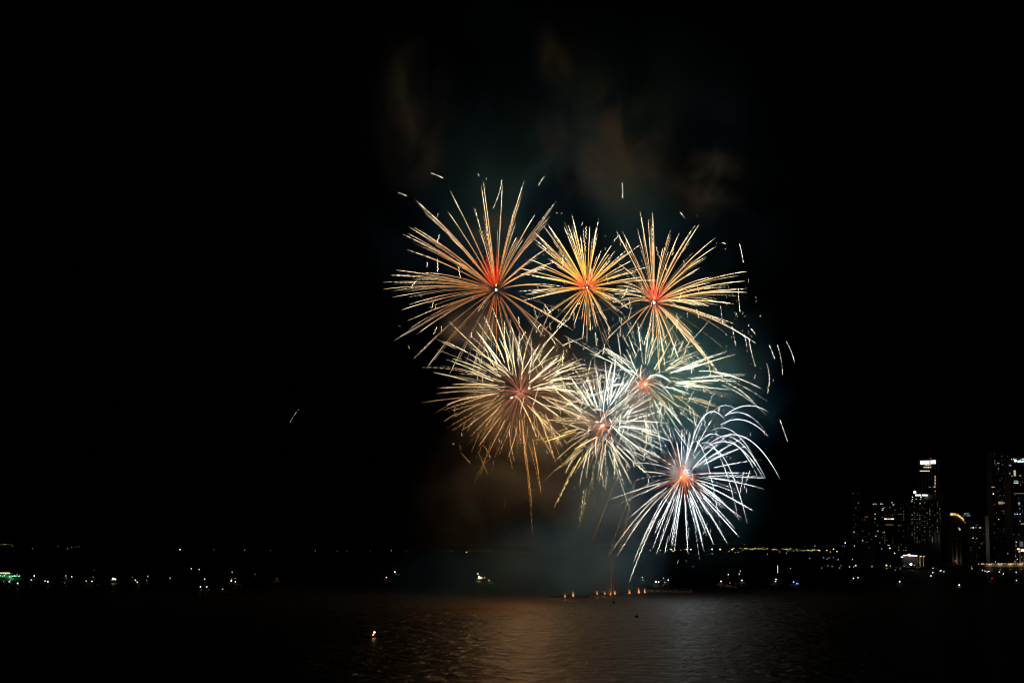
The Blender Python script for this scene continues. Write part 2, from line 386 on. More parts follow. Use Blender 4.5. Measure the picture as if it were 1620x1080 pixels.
burst('large cream burst turning amber at its lower left, left of the middle row', 823, 619, 1015, 145, T4,
      wavy_style(CREAM, AMBER, None, 80, seed=31, wavy=0.26, nray=70, cores=((14, -5), (-14, 10)), corer=0.65, side=side4, strands=((834, 752, 843, 848, .9), (836, 700, 856, 785, 1), (758, 745, 748, 770, .35), (800, 785, 799, 805, .5), (775, 725, 755, 752, .4)), s_in=(0.2, 0.55)), 1.7e5, (1, 0.55, 0.25))
T5 = [(954,559,34,0.1),(955,575),(1007,587),(1053,614,46,0.0),(1096,546),(1100,560),(1097,570),(1100,587),(1110,600),(1058,642,30,0.05),(1088,667,25,0.1),(1081,633),(1097,650),(1167,558,20,0.5),(1149,557,14,0.5),(1177,595,18,0.4),
      (1171,603,10,0.5),(1128,610),(1135,603,34,0.45),(1214,635,122,0.52),(1197,640,118,0.55),(1213,655,110,0.6),(1205,618,90,0.6),(1177,600,70,0.5),(1017,543),(990,541),(1039,540),(1063,543),(1075,520),(1048,520),(1030,505),(1003,520),(1120,580),(1130,565),(1115,535),(1105,620),(1120,660),(1070,680),
      (985,560),(975,590),(960,620),(940,600),(948,560),(1140,640),(1150,620,12),(960,545),(1028,700),(1045,670)]
burst('pale yellow burst with a small orange star-shaped centre and looping right tails, centre right', 1020, 608, 1030, 140, T5,
      wavy_style((1.55, 1.55, 1.2), (1.35, 1.45, 1.3), None, 105, seed=41, wavy=0.22, nray=70, raycol=(0.55, 0.14, 0.05), raylen=(0.12, 0.24), s_in=(0.3, 0.65), cores=((0, 0),), corer=0.9, nsq=60, far=44), 2.0e5, (0.72, 0.95, 1.0))
T6 = [(955,575),(967,577),(973,566),(986,592),(1007,587),(1045,641),(1044,653),(924,598),(898,587),(873,620),(884,605),(860,624),(860,667),(888,681),(860,702),(881,724),(878,743),(893,739),(910,747),(919,766),(925,761),
      (950,763),(958,770),(994,767),(990,769),(994,742),(1025,754),(1028,746),(1025,727),(1068,738),(1054,672),(1054,680),(1039,690),(941,729),(1000,600),(1020,612),(1035,625),(900,600),(875,645),(870,660),(940,585),
      (1010,720),(1045,715),(975,755),(905,715),(890,640),(1062,700),(912,590),(930,580),(876,802,50,0.5),(915,835,60,0.68)]
def side6(tp, c, Rm):
    k = max(0, min(1, 0.62+tp.x/Rm*0.7+max(0, tp.z)/Rm*0.3))
    return lerp3((0.95, 0.62, 0.14), c, k)
burst('white and yellow burst around a bright pinkish point, at the middle of the bottom row', 953, 673, 995, 118, T6,
      wavy_style(WHITE, (1.1, 0.95, 0.6), None, 110, seed=51, wavy=0.22, nray=46, raycol=(0.42, 0.15, 0.07), raylen=(0.2, 0.5), side=side6, strands=((905, 745, 876, 800, 1), (942, 752, 915, 835, .35), (975, 757, 933, 862, .6), (1000, 770, 960, 880, .7), (1004, 760, 978, 876, .8)), s_in=(0.2, 0.55), corer=0.85), 2.0e5, (1, 0.85, 0.68))
T7 = [(1148,689),(1178,692),(1190,702),(1208,726),(1197,747),(1204,758,6),(1202,774),(1173,778),(1190,810),(1162,819),(1153,836),(1144,859),(1126,847),(1162,848),(1116,870),(1105,868),(1083,874),(1071,870),(1066,863),(1034,866),
      (1026,842),(1038,846),(995,838),(998,819),(972,801),(969,788),(963,877,60,0.35),(995,918,75,0.3),(1002,889,55,0.4),(976,878,50,0.5),(1058,831),(1005,749,4),(1068,687),(1082,688),(1129,656),(1236,757,277,0.2),(1199,758,225,0.24),(1205,758,260,0.5),(1176,827,309,0.3),(1130,832,350,0.32),(1158,820,330,0.25),
      (1214,692,219,0.45),(1214,681,243,0.5),(1214,653,190,0.5),(1169,651,185,0.5),(1139,670,190,0.15),(1190,732,250,0.4),(1204,755,245,0.6),(1165,700,160,0.4),(1060,705),(1095,840),(1110,815),(1135,800),(1150,790),(1045,800),(1020,780),
      (1055,860),(1090,700),(1180,760),(1120,860),(1038,876)]
def side7(tp, c, Rm):
    k = max(0, min(1, 1.25+tp.x/Rm*1.1))
    return lerp3((0.75, 0.50, 0.26), c, k)
burst('white burst of long arching streaks over an orange glow, lowest and furthest right', 1081, 753, 990, 132, T7,
      wavy_style((1.35, 1.45, 1.5), (1.25, 1.32, 1.35), None, 24, seed=61, nray=95, raycol=(0.6, 0.15, 0.05), raylen=(0.14, 0.42), side=side7, s_in=(0.12, 0.42), wavy=0.16, cores=((-4, 2),), corer=0.5, nsq=14, ck=0.25, sib=0.45), 0.8e5, (0.6, 0.9, 1.0))

# single stars adrift around the cluster
def loose(x0, y0, x1, y1, D, label, col=(1.1, 1.05, 0.85), r=0.2, bend=0.0, dashed=True, grp='loose sparks drifting round the fireworks', gain=1.0):
    a = pt(x0, y0, D); b_ = pt(x1, y1, D)
    t = trail(None, b_-a, bend, [(0, col)], r, dash=0.0 if dashed else 1.1, pitch=random.uniform(2.0, 3.0), gain=gain, taper=False, curl=0.12, flick=0.7)
    o = mesh_obj('falling_spark', t[1], t[2], m_spark, None, a, cols=t[3])
    return tag(o, label, 'spark', grp)
random.seed(77)
LS = [(984,289,985,313,'solid pale streak alone in the dark sky above the top right burst',False),
      (682,274,701,282,'thin curved dash above the upper left of the red-plumed burst',False),
      (630,305,643,310,'short slanting white dash at the far upper left of the cluster',False),
      (756,275,758,279,'bright blob of spark directly above the red plume',False),
      (794,285,780,330,'slanting dashed spark line standing between upright golden streaks of the plumed burst',True),
      (861,280,852,294,'tiny dotted spark line high between the left and middle golden bursts',True),
      (1170,386,1176,415,'dashed vertical spark at the upper right, above the drooping gold streaks',True),
      (1168,456,1171,494,'bright upright dashed spark crossing the tips of the drooping gold streaks',True),
      (1140,484,1143,511,'dotted upright spark just below the drooping gold streaks',True),
      (1158,516,1164,546,'dashed spark sinking below the end of the lowest long gold streak',True),
      (1177,529,1182,556,'white dash close beside the long dashed spark right of the cluster',True),
      (1185,537,1195,579,'longest slanting dashed spark right of the cluster',True),
      (1217,546,1226,568,'leftmost of three short curved dashed sparks at the far right',True),
      (1230,546,1238,593,'dotted line of sparks between two curved ones at the far right',True),
      (1244,540,1257,573,'rightmost curved dashed spark, furthest out from the cluster',True),
      (1213,575,1214,623,'upright dotted spark under the three curved ones at the far right',True),
      (1188,520,1195,529,'small slanting dash above the long slanting spark',True),
      (1234,664,1246,698,'falling dotted spark well right of the looping tails',True),
      (1142,384,1148,386,'tiny horizontal fleck of spark by the top right gold tips',False),
      (1076,336,1083,345,'tiny slanting fleck of spark above the top right burst',True),
      (459,668,473,647,'lone faint slanting streak far out to the left over black sea',True)]
for x0, y0, x1, y1, lb, ds in LS:
    loose(x0, y0, x1, y1, 1005, lb, dashed=ds, r=0.12 if x0 == 459 else 0.19, gain=0.3 if x0 == 459 else 0.8, bend=1.0)

# ------------------------------------------------------------------ smoke
def smoke(cx, cy, D, hx, hz, hy, dens, label, seed, nscale=1.0, lo=0.42, hi=0.75, col=(0.8, 0.8, 0.8), name='smoke', stretch=1.0, aniso=0.0):
    c = pt(cx, cy, D); s = D/F0
    bm = bmesh.new(); bmesh.ops.create_icosphere(bm, subdivisions=3, radius=1.0)
    me = bpy.data.meshes.new(name); bm.to_mesh(me); bm.free()
    o = bpy.data.objects.new(name, me); COL.objects.link(o); o.location = c; o.scale = (hx*s, hy, hz*s)
    m, n, out = new_mat('smoke_volume')
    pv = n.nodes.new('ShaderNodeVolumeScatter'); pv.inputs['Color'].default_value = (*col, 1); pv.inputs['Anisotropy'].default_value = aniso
    tc = n.nodes.new('ShaderNodeTexCoord'); geo = n.nodes.new('ShaderNodeNewGeometry')
    mp = n.nodes.new('ShaderNodeMapping'); mp.inputs['Location'].default_value = (seed*3.1, seed*7.7, seed*1.3); k = nscale/60.0
    mp.inputs['Scale'].default_value = (hx*s*k, hy*k, hz*s*k/stretch)
    nz = n.nodes.new('ShaderNodeTexNoise'); nz.inputs['Scale'].default_value = 1.0; nz.inputs['Detail'].default_value = 5.0; nz.inputs['Distortion'].default_value = 0.8
    n.links.new(tc.outputs['Object'], mp.inputs['Vector']); n.links.new(mp.outputs[0], nz.inputs['Vector'])
    mr = n.nodes.new('ShaderNodeMapRange'); mr.interpolation_type = 'SMOOTHSTEP'
    mr.inputs['From Min'].default_value = lo; mr.inputs['From Max'].default_value = hi
    n.links.new(nz.outputs[0], mr.inputs['Value'])
    ln = n.nodes.new('ShaderNodeVectorMath'); ln.operation = 'LENGTH'; n.links.new(tc.outputs['Object'], ln.inputs[0])
    fo = n.nodes.new('ShaderNodeMapRange'); fo.interpolation_type = 'SMOOTHERSTEP'
    fo.inputs['From Min'].default_value = 0.98; fo.inputs['From Max'].default_value = 0.1
    n.links.new(ln.outputs['Value'], fo.inputs['Value'])
    m1 = n.nodes.new('ShaderNodeMath'); m1.operation = 'MULTIPLY'; n.links.new(mr.outputs[0], m1.inputs[0]); n.links.new(fo.outputs[0], m1.inputs[1])
    m2 = n.nodes.new('ShaderNodeMath'); m2.operation = 'MULTIPLY'; m2.inputs[1].default_value = dens; n.links.new(m1.outputs[0], m2.inputs[0])
    n.links.new(m2.outputs[0], pv.inputs['Density']); n.links.new(pv.outputs[0], out.inputs['Volume'])
    me.materials.append(m)
    return tag(o, label, 'smoke', 'smoke clouds from the fireworks', 'stuff')
SM = 1.5
smoke(655, 165, 1040, 100, 190, 60, 0.04*SM, 'faint brown smoke wisp rising high on the left of the sky', 1, 2.0, 0.47, 0.70, (0.46, 0.52, 0.55), stretch=2.0)
smoke(885, 90, 1040, 60, 90, 50, 0.03*SM, 'small faint smoke wisp at the top middle of the sky', 2, 2.2, 0.46, 0.70, (0.46, 0.52, 0.55), stretch=2.0)
smoke(965, 225, 1050, 150, 150, 60, 0.04*SM, 'broad brownish smoke patch above the top row of bursts', 3, 2.5, 0.48, 0.66, (0.46, 0.52, 0.55), stretch=1.6)
smoke(1120, 290, 1040, 100, 90, 50, 0.02*SM, 'thin smoke patch over the top right burst', 4, 2.8, 0.46, 0.66, (0.46, 0.52, 0.55))
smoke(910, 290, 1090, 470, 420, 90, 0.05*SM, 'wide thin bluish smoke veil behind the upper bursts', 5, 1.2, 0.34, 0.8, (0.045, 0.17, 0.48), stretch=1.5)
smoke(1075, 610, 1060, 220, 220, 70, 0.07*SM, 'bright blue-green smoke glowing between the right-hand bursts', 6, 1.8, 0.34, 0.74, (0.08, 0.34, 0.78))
smoke(1012, 640, 1035, 55, 80, 30, 0.045*SM, 'bright pale smoke puff behind the crossing white streaks', 7, 2.8, 0.40, 0.66, (0.85, 0.95, 0.85))
smoke(850, 630, 1050, 170, 160, 60, 0.006*SM, 'dim brown smoke behind the large cream burst', 8, 1.8, 0.42, 0.7, (0.8, 0.72, 0.58))
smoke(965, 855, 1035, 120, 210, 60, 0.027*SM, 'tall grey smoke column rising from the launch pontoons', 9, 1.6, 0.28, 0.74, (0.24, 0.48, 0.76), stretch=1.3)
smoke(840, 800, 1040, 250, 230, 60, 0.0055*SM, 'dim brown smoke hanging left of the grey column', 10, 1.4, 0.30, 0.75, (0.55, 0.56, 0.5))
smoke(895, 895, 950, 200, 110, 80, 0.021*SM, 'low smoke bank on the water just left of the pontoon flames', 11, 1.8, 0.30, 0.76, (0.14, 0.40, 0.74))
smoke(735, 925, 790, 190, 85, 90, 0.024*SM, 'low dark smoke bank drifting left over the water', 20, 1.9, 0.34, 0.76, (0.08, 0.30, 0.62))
smoke(1090, 735, 1000, 44, 38, 14, 0.06*SM, 'small grey smoke puff hiding the middle of the lowest white burst', 12, 4.5, 0.42, 0.62, (0.45, 0.62, 0.7))
smoke(1072, 751, 972, 19, 19, 7, 0.14*SM, 'tiny dense smoke puff beside the orange glow of the lowest burst', 13, 5, 0.25, 0.5, (0.6, 0.68, 0.68))
smoke(745, 520, 1030, 70, 45, 20, 0.016*SM, 'soft grey smoke puff under the red-plumed burst', 14, 2.6, 0.40, 0.62, (0.85, 0.8, 0.7))
smoke(775, 360, 1030, 50, 50, 20, 0.010*SM, 'soft smoke puff behind the upright golden streaks of the plumed burst', 15, 2.6, 0.40, 0.64, (0.85, 0.8, 0.72))
smoke(930, 665, 1010, 36, 28, 12, 0.02*SM, 'grey smoke puff beside the pinkish point of the bottom row burst', 16, 3.5, 0.36, 0.6, (0.85, 0.85, 0.8))
smoke(1075, 455, 1010, 32, 28, 12, 0.014*SM, 'small brown smoke puff right of the glowing red centre', 17, 3.5, 0.38, 0.6, (0.9, 0.78, 0.65))
smoke(942, 595, 1020, 42, 34, 14, 0.024*SM, 'small brown smoke puff between the cream and pale yellow bursts', 18, 3.5, 0.38, 0.6, (0.9, 0.75, 0.5))
smoke(1130, 800, 1050, 130, 150, 50, 0.012*SM, 'thin bluish smoke haze behind the lowest burst', 19, 1.4, 0.38, 0.75, (0.12, 0.42, 0.7))
smoke(1035, 474, 1000, 26, 30, 9, 0.012*SM, 'added pinkish puff for the glow round the red centre of the top right burst', 21, 5, 0.2, 0.6, (1, 0.42, 0.28))  # this and the next two: tinted puffs added so the cores glow
smoke(929, 452, 985, 26, 26, 9, 0.009*SM, 'added reddish puff for the glow round the heart of the compact orange burst', 22, 5, 0.2, 0.6, (1, 0.42, 0.22))
smoke(785, 450, 1010, 30, 30, 10, 0.005*SM, 'added faint warm puff for the glow round the bright centre under the red plume', 23, 5, 0.2, 0.6, (1, 0.5, 0.25))

# lights of the top row bursts
for o in [x for x in bpy.data.objects if x.name.startswith('firework_burst')][:3]:
    c = o.location
    col, p, q = {0: ((1, 0.68, 0.42), 1.4e5, 0), 1: ((1, 0.78, 0.52), 1.9e5, 1), 2: ((1, 0.88, 0.7), 1.9e5, 2)}[[x for x in bpy.data.objects if x.name.startswith('firework_burst')].index(o)]
    lamp(o, (0, 0, 0), p*KL, col, 0.3)

# ------------------------------------------------------------------ launch pontoons and their flames
FL = [(894,941,0.7),(907,940,1.1),(945,936.5,0.8),(957,936.5,0.7),(966,937.5,0.8),(973,936.5,0.9),(996,935.5,1.0),(1011,934.5,1.25),(1020,934,1.05)]
ORD = ['far left-hand', 'second from the left, brighter', 'third from the left', 'small fourth', 'low middle', 'tall sixth', 'lone seventh', 'brightest, next to last', 'last right-hand']
PNT = [(902, 944), (958, 940.5), (1012, 937.5), (1070, 936.5)]
pdeck = []
for k, (x, y) in enumerate(PNT):
    g = ground(x, y); w = 10.5
    lb = ['low pontoon under the two left-hand flames', 'low pontoon under the four middle flames',
          'low pontoon under the three right-hand flames', 'dark pontoon without flames, right end of the launch line'][k]
    t = thing('launch_pontoon', lb, 'pontoon', g, 'pontoons of the launch line')
    MB().prism([(-w, -2.5), (-w+1.2, -3.5), (w-1.2, -3.5), (w, -2.5), (w, 2.5), (w-1.2, 3.5), (-w+1.2, 3.5), (-w, 2.5)], -0.4, 0.9).build('hull', M_RUST, t)
    MB().box(-w+0.6, w-0.6, -2.9, 2.9, 0.9, 1.05).build('deck', M_BLACK, t)
    for i in range(7):
        xx = -w+2+i*(2*w-4)/6; mb = MB()
        for j in range(4): mb.cyl(xx+(j % 2)*0.5, -1+j*0.6, 1.05, 2.1+0.3*(i % 2), 0.16, n=6)
        mb.build('mortar_tubes', M_BLACK, t)
    mb = MB()
    for i in range(9): mb.cyl(-w+0.8+i*(2*w-1.6)/8, 2.8, 1.05, 1.9, 0.04, n=5)
    mb.box(-w+0.8, w-0.8, 2.77, 2.83, 1.9, 1.98); mb.build('handrail', M_POLE, t)
def flame_mesh(h, w, lean):
    sd = random.uniform(0, 9)
    v, f = [], []; rings, n_ = 7, 8
    for j in range(rings):
        t = j/(rings-1); r = w*(math.sin(math.pi*min(1, 0.28+t*0.72))**0.8)*(1-0.75*t)+0.02
        for i in range(n_):
            a = 6.2832*i/n_; rr = r*(0.8+0.9*abs(mnoise.noise(Vector((math.cos(a)*1.5+sd, math.sin(a)*1.5, t*4))))*1.4)
            v.append((lean*t*t*h+rr*math.cos(a), rr*math.sin(a), t*h))
    for j in range(rings-1):
        for i in range(n_): f.append((j*n_+i, j*n_+(i+1) % n_, (j+1)*n_+(i+1) % n_, (j+1)*n_+i))
    f.append(tuple(range(n_))[::-1]); f.append(tuple((rings-1)*n_+i for i in range(n_)))
    return v, f
m_flame, n, out = new_mat('flame')
e = n.nodes.new('ShaderNodeEmission'); tc = n.nodes.new('ShaderNodeTexCoord'); sp = n.nodes.new('ShaderNodeSeparateXYZ'); cr = n.nodes.new('ShaderNodeValToRGB')
n.links.new(tc.outputs['Generated'], sp.inputs[0]); n.links.new(sp.outputs['Z'], cr.inputs[0]); n.links.new(cr.outputs[0], e.inputs['Color']); n.links.new(e.outputs[0], out.inputs[0])
cr.color_ramp.elements[0].color = (1, 0.42, 0.12, 1); cr.color_ramp.elements[1].color = (0.35, 0.03, 0.0, 1)
e.inputs['Strength'].default_value = 1.1; m_flame.cycles.emission_sampling = 'NONE'
random.seed(4)
for k, (x, y, sc) in enumerate(FL):
    g = ground(x, y+3.2, 1.05); v, f = flame_mesh(2.9*sc, 0.5*sc, random.uniform(-0.25, 0.1))
    o = tag(mesh_obj('flame', v, f, m_flame, None, g), ORD[k]+' orange flame burning on the row of launch pontoons', 'flame', 'flames on the launch pontoons')
    lamp(o, (0, 0, 1.5*sc), 900*sc, (1, 0.35, 0.1), 0.25, 'flame_light')
# launch jets: thin red sparks shooting up from the middle pontoon
for k, (x, hgt) in enumerate([(962, 28), (965, 50), (967, 70), (970, 58), (973, 34)]):
    g = ground(x+0.5, 939, 1.2)
    t = trail(None, Vector(((x-967)*0.35, 0, hgt*0.37)), 0, [(0, (0.22, 0.05, 0.015)), (0.35, (0.07, 0.014, 0.006)), (1, (0.004, 0.001, 0.001))], 0.12, taper=False)
    tag(mesh_obj('launch_jet', t[1], t[2], m_spark, None, g, cols=t[3]),
        ['short leftmost', 'slightly leaning second', 'tallest middle', 'leaning fourth', 'short rightmost'][k]+' red launch streak rising from the middle pontoon', 'launch streak', 'red launch streaks over the pontoon')

# ------------------------------------------------------------------ lamps along the shores
def lamp_post(x, y, col, br, label, group, Dmax=None, name='shore_lamp', D=None, r=None):
    if D is None:
        D = (H0-9)*F0/max(3.0, (y-858)) if y > 862 else 5300
        D = min(D, 5400)
    p = pt(x, y, D); zb = 1.2
    t = thing(name, label, 'lamp', (p.x, p.y, zb), group)
    h = max(2.5, p.z-zb); rr = (r or 1.0)*D/5000*1.25
    MB().cyl(0, 0, 0, h, 0.10, 0.07, n=6).box(-0.05, 0.05, -0.9, 0.05, h-0.1, h).build('pole', M_POLE, t)
    MB().ball(0, -1.2, h, rr, sz=0.8).build('lamp_head', glow(col, br), t, smooth=True)
    return t
YW = (1, 0.82, 0.42); YE = (1, 0.9, 0.25); WH = (0.95, 1, 0.95); OR = (1, 0.6, 0.22); GR = (0.35, 1, 0.5); BL = (0.6, 0.8, 1); DIM = 0.25
gl = 'lamps along the far left shore'
for (x, y, c, b_) in [(8,860.5,YW,.9),(6,861,YE,.2),(2,861,YE,.2),(13,861,YE,.2),(18,861,YE,.15),(20,863.5,YW,.4),(51.5,867,YW,.5),(92,864,WH,.15),(107,867.5,WH,.5),(113.5,864.8,WH,.35),(120,864.5,WH,.12),(125,864.3,WH,.12),
                      (338.5,869,WH,.2),(387,869.7,WH,1),(428,870,GR,.25),(499,870.5,YE,.35),(533.6,871,WH,.12),(548.6,871,WH,.12),(586,871,WH,.15),(619,870.3,WH,.7),(642,872,WH,.12),(713.5,871,WH,.3),
                      (742,871.3,YW,.4),(750,870.5,OR,.15),(754,870.3,OR,.12),(760,870.6,OR,.15),(764,870.4,OR,.12),(776,870,WH,.6),(794,871.5,WH,.12),(929,874,WH,.4),(963,873,WH,.3)]:
    lamp_post(x, y, c, 1.0*b_, 'small pale shore lamp, one of a sparse line along the far left shore', gl)
lamp_post(285, 868.7, GR, 3.2, 'bright green-white lamp alone on the far left shore', gl, r=1.4)
lamp_post(738, 873, YE, 2.0, 'yellow lamp on the far shore left of the smoke column', gl, r=1.4)
gr_ = 'lamps along the far right shore'
for (x, y, b_) in [(1062,868.5,1.4),(1064,870.8,.6),(1068,869.5,.8),(1086.5,868.3,1.6),(1092.7,868.4,1.6),(1126.5,868.3,1.6),(1139.3,868.3,1.5),(1158.5,868.4,1.7)]:
    lamp_post(x, y, OR if b_ < 1 else (1, 0.72, 0.36), 4*b_, 'large warm orange lamp on the far shore under the lowest white burst', gr_, r=1.35 if b_ > 1 else 0.9)
for (x, y, c, b_) in [(1028.5,870,WH,1),(1044.6,870,WH,.7),(1056,869.5,GR,.4),(1060,868,OR,.6),(1065.5,871.5,OR,.5),(1067,866,YW,.5),(1083.5,868.5,OR,.5),(1077,869.5,WH,.3),(1161,866.5,YW,.6),(1171,866.5,YW,.4),(1177.5,861,YW,.4),
        (1178,867,YE,.8),(1181,867,YW,.8),(1187.5,868,YW,.7),(1190.5,869,YE,.9),(1194,866.6,YW,1),(1200,867.5,YE,1.3),(1204,867.3,YE,.9),(1209,868.7,YW,.5),(1214,867,YE,.8),(1222,869,YE,.6),(1224.5,868,YW,1),(1228,869,YW,.6),
        (1238,867,BL,.5),(1240.6,868.5,YW,.4),(1246.6,871,YE,.7),(1249,868.5,YW,.6),(1250.7,867,YW,1),(1255,871,YW,.4),(1260.4,868.3,YW,1),(1261.7,871,YE,.6),(1268,869.5,YW,.5),(1271,871,YW,.8),(1277,869.3,YE,1),(1279.5,870,YW,1),
        (1285.6,869,YE,1.3),(1288,869,YW,1),(1294,869.3,YE,.8),(1296.5,870.5,YW,1.2),(1308,870,YW,.8),(1324,871.7,YW,1),(1289,863,YW,.5),(1244,874.4,WH,.4),(1214,876,WH,.3),(1126.5,875,WH,.25),(1153,871.5,YW,.3),(1163,873.5,YW,.3),
        (1168,873,YE,.3),(1175,870,YE,.25),(1207,864.5,OR,.3),(1233,871.5,(1,.2,.05),.4),(1233,873.5,(1,.2,.05),.4),(1284,871.5,YE,.5),(1273,864,YE,.2)]:
    lamp_post(x, y, c, 2.4*b_, 'small yellowish lamp in the dense row along the far right shore', gr_)
lamp_post(1244.4, 868.3, (1, 0.85, 0.1), 3.5, 'strongest yellow lamp in the dense row on the far right shore', gr_, r=1.3)
lamp_post(1318.5, 868, (1, 0.85, 0.2), 3.2, 'yellow lamp at the right end of the far shore row', gr_, r=1.2)
lamp_post(1313.5, 872.5, (1, 0.45, 0.1), 1.8, 'deep orange lamp just below the right end of the far shore row', gr_)
lamp_post(1337, 858, (1, 0.8, 0.5), 3.0, 'warm lamp set high beside the first dim city tower', gr_, D=3400, r=1.2)
# near city shore
gc = 'lamps at the foot of the city'
CITY = [(1280.8,882.6,WH,.8),(1302.5,881.5,BL,.4),(1308,883.5,BL,.7),(1311.7,881.5,BL,.3),(1318,881.5,BL,.4),(1325.6,884.5,BL,.9),(1299.6,897.7,WH,.5),(1309.5,894.3,WH,.5),(1316,895.5,WH,.6),(1328,897.5,WH,.8),(1330,894,WH,.4),
    (1343.5,896,WH,.8),(1350,896,WH,.5),(1348.5,884,WH,.9),(1351.5,863,WH,.9),(1332,863,(.6,.5,1),.2),(1336,863.5,(.6,.5,1),.2),(1378.5,895.5,WH,.4),(1380,895.5,WH,.3),(1394.5,867.5,OR,.7),(1407,862,YW,.8),(1408,894.5,YW,.6),
    (1446,893.5,(.9,1,.5),.8),(1454,889.5,WH,.7),(1475.5,898,BL,1.3),(1426.5,880,WH,1),(1451,880,YW,.9),(1539,850.5,WH,1.2),(1545,851,WH,.3),(1536.6,896,WH,.3),(1537,899,WH,.7),(1594,875,WH,.6),(1609,884,WH,1),(1605,887.8,YW,1),
    (1402,898,WH,.4),(1416,901,WH,.4),(1424,899,BL,.4),(1430,895,BL,.3),(1606,879,WH,.5),(1616,880,YW,.5)]
for (x, y, c, b_) in CITY:
    lamp_post(x, y, c, 2.6*b_, 'small lamp scattered along the dark foot of the city', gc, D=min(2300, (H0-6)*F0/(max(y, 889)-858)), r=0.8, name='street_lamp')
lamp_post(1353.5, 894, YW, 3, 'brighter cream lamp at the left foot of the city', gc, D=2000, r=1.3, name='street_lamp')
lamp_post(1402, 893.5, (1, .95, .35), 4, 'bright yellow lamp left of the white floodlight', gc, D=2000, r=1.5, name='street_lamp')
lamp_post(1415, 874.5, (1, .95, .35), 2.5, 'dim yellow lamp left of the lit pavilion roof', gc, D=2150, r=1.3, name='street_lamp')
lamp_post(1407.5, 866.5, (.9, 1, .4), 3.5, 'yellow-green lamp above the left side of the pavilion', gc, D=2200, r=1.4, name='street_lamp')
fl = lamp_post(1440.8, 892, (0.75, 0.95, 1), 30, 'dazzling blue-white floodlight below the lit pavilion roof', gc, D=2020, r=2.4, name='floodlight')
lamp(fl, (0, -3, fl.children[1].bound_box[0][2]), 700, (0.7, 0.9, 1), 0.5, 'flood_glow')
gp = 'lamps of the waterfront promenade'
random.seed(9)
for x, b_ in [(1548,.5),(1553,1.2),(1556,.6),(1560,.5),(1564,.5),(1568,1.3),(1571,.6),(1574.5,1),(1578.5,1.5),(1581,.7),(1583.5,1.6),(1586,.6),(1588,.4),(1591,.5),(1595.5,1.3),(1598,.6),(1600.5,1.6),(1603,.6),(1606,.7),(1609,.8),(1612,.7),(1615,.8),(1618,.7)]:
    lamp_post(x, 891.3-(3 if x == 1574.5 else 0), (1, 0.8, 0.55), 3.2*b_, 'warm lamp in the bright promenade row at the right edge', gp, D=2010, r=0.95, name='promenade_lamp')
o = thing('promenade_wall', 'long pale waterfront wall glowing under the promenade lamps at the right edge', 'wall', pt(1590, 893, 2008))
MB().box(-24, 26, 0, 0.6, -2.5, 1.0).build('parapet', M_PALE, o); MB().box(-24, 26, -0.1, 0.7, 1.003, 1.2).build('coping', M_CONC, o)
for x in (-18, -6, 6, 18): lamp(o, (x, -1.6, 1.6), 350, (1, 0.65, 0.35), 0.2, 'promenade_glow')

# ------------------------------------------------------------------ boats
def boat(x, y, c, br, label, group, L=9.0, lz=3.2, rz=None, r=0.5, extras=()):
    p = pt(x, y, (H0-lz)*F0/(y-858)*0.993)
    rz = random.uniform(0, 6.28) if rz is None else rz
    t = thing('moored_boat', label, 'boat', (p.x, p.y, 0), group, rz)
    st = [(-0.5, 0.30, 0.95), (-0.3, 0.36, 0.9), (0.0, 0.38, 0.85), (0.28, 0.28, 0.95), (0.44, 0.12, 1.15), (0.5, 0.01, 1.3)]
    v, f = [], []
    for (u, hw, top) in st:
        w = hw*L*0.42
        v += [(u*L, -w, top), (u*L, -w*0.55, -0.25), (u*L, w*0.55, -0.25), (u*L, w, top)]
    for i in range(len(st)-1):
        for j in range(4): f.append((4*i+j, 4*i+(j+1) % 4, 4*i+4+(j+1) % 4, 4*i+4+j))
    f += [(0, 3, 2, 1), tuple(4*(len(st)-1)+i for i in range(4))]
    mesh_obj('hull', v, f, M_HULL, t)
    MB().box(-0.28*L, 0.12*L, -0.10*L, 0.10*L, 0.9, 1.9).box(-0.31*L, 0.15*L, -0.12*L, 0.12*L, 1.9, 2.0).build('cabin', M_CABIN, t)
    MB().cyl(-0.05*L, 0, 2.0, max(2.6, lz), 0.05, 0.03, n=6).build('mast', M_POLE, t)
    MB().ball(-0.05*L, 0, lz, r, sz=0.9).build('lantern', glow(c, br), t, smooth=True)
    for (dx, dz, c2, b2, r2) in extras:
        MB().ball(dx, -0.11*L-0.2, dz, r2).build('deck_light', glow(c2, b2), t)
    return t
random.seed(15)
gb = 'boats moored in the bay to the left'
B = [(55,909,WH,1.6),(50.5,915.5,WH,.8),(71,917,WH,.7),(76.5,918,WH,1.6),(105,909,WH,.5),(114.5,910.5,WH,.7),(149,900,BL,.12),(147,911,WH,.3),(137,917,WH,.5),(146.5,917.5,YW,1),(214.5,915.7,YW,1.1),(217,919,WH,.7),
     (209,911,WH,.2),(234,909.7,WH,.6),(232,916,OR,.3),(269.5,912.5,WH,.5),(303,898,WH,1.2),(315.5,899,WH,1.2),(324,914,WH,.7),(317.6,926,WH,.7),(328,926,BL,.8),(351,929.5,WH,.4),(367.5,903.3,WH,.5),(371.5,918,WH,.8),
     (403,906.5,WH,.2),(438.5,913,(1,.5,.3),.4),(510,885,WH,.1),(766,911.3,WH,.5),(773,916,WH,.8),(103,920,(.3,.5,1),.25),(104,913,OR,.25),(14,918,WH,.8),(6.5,918,(1,.5,.5),.3)]
for (x, y, c, b_) in B:
    boat(x, y, c, 1.7*b_, 'small dark moored boat with one faint light in the black water to the left', gb, r=0.45 if b_ > .4 else .35)
boat(29, 920.5, GR, 2.5, 'dark moored boat with a single green lantern near the left edge', gb)
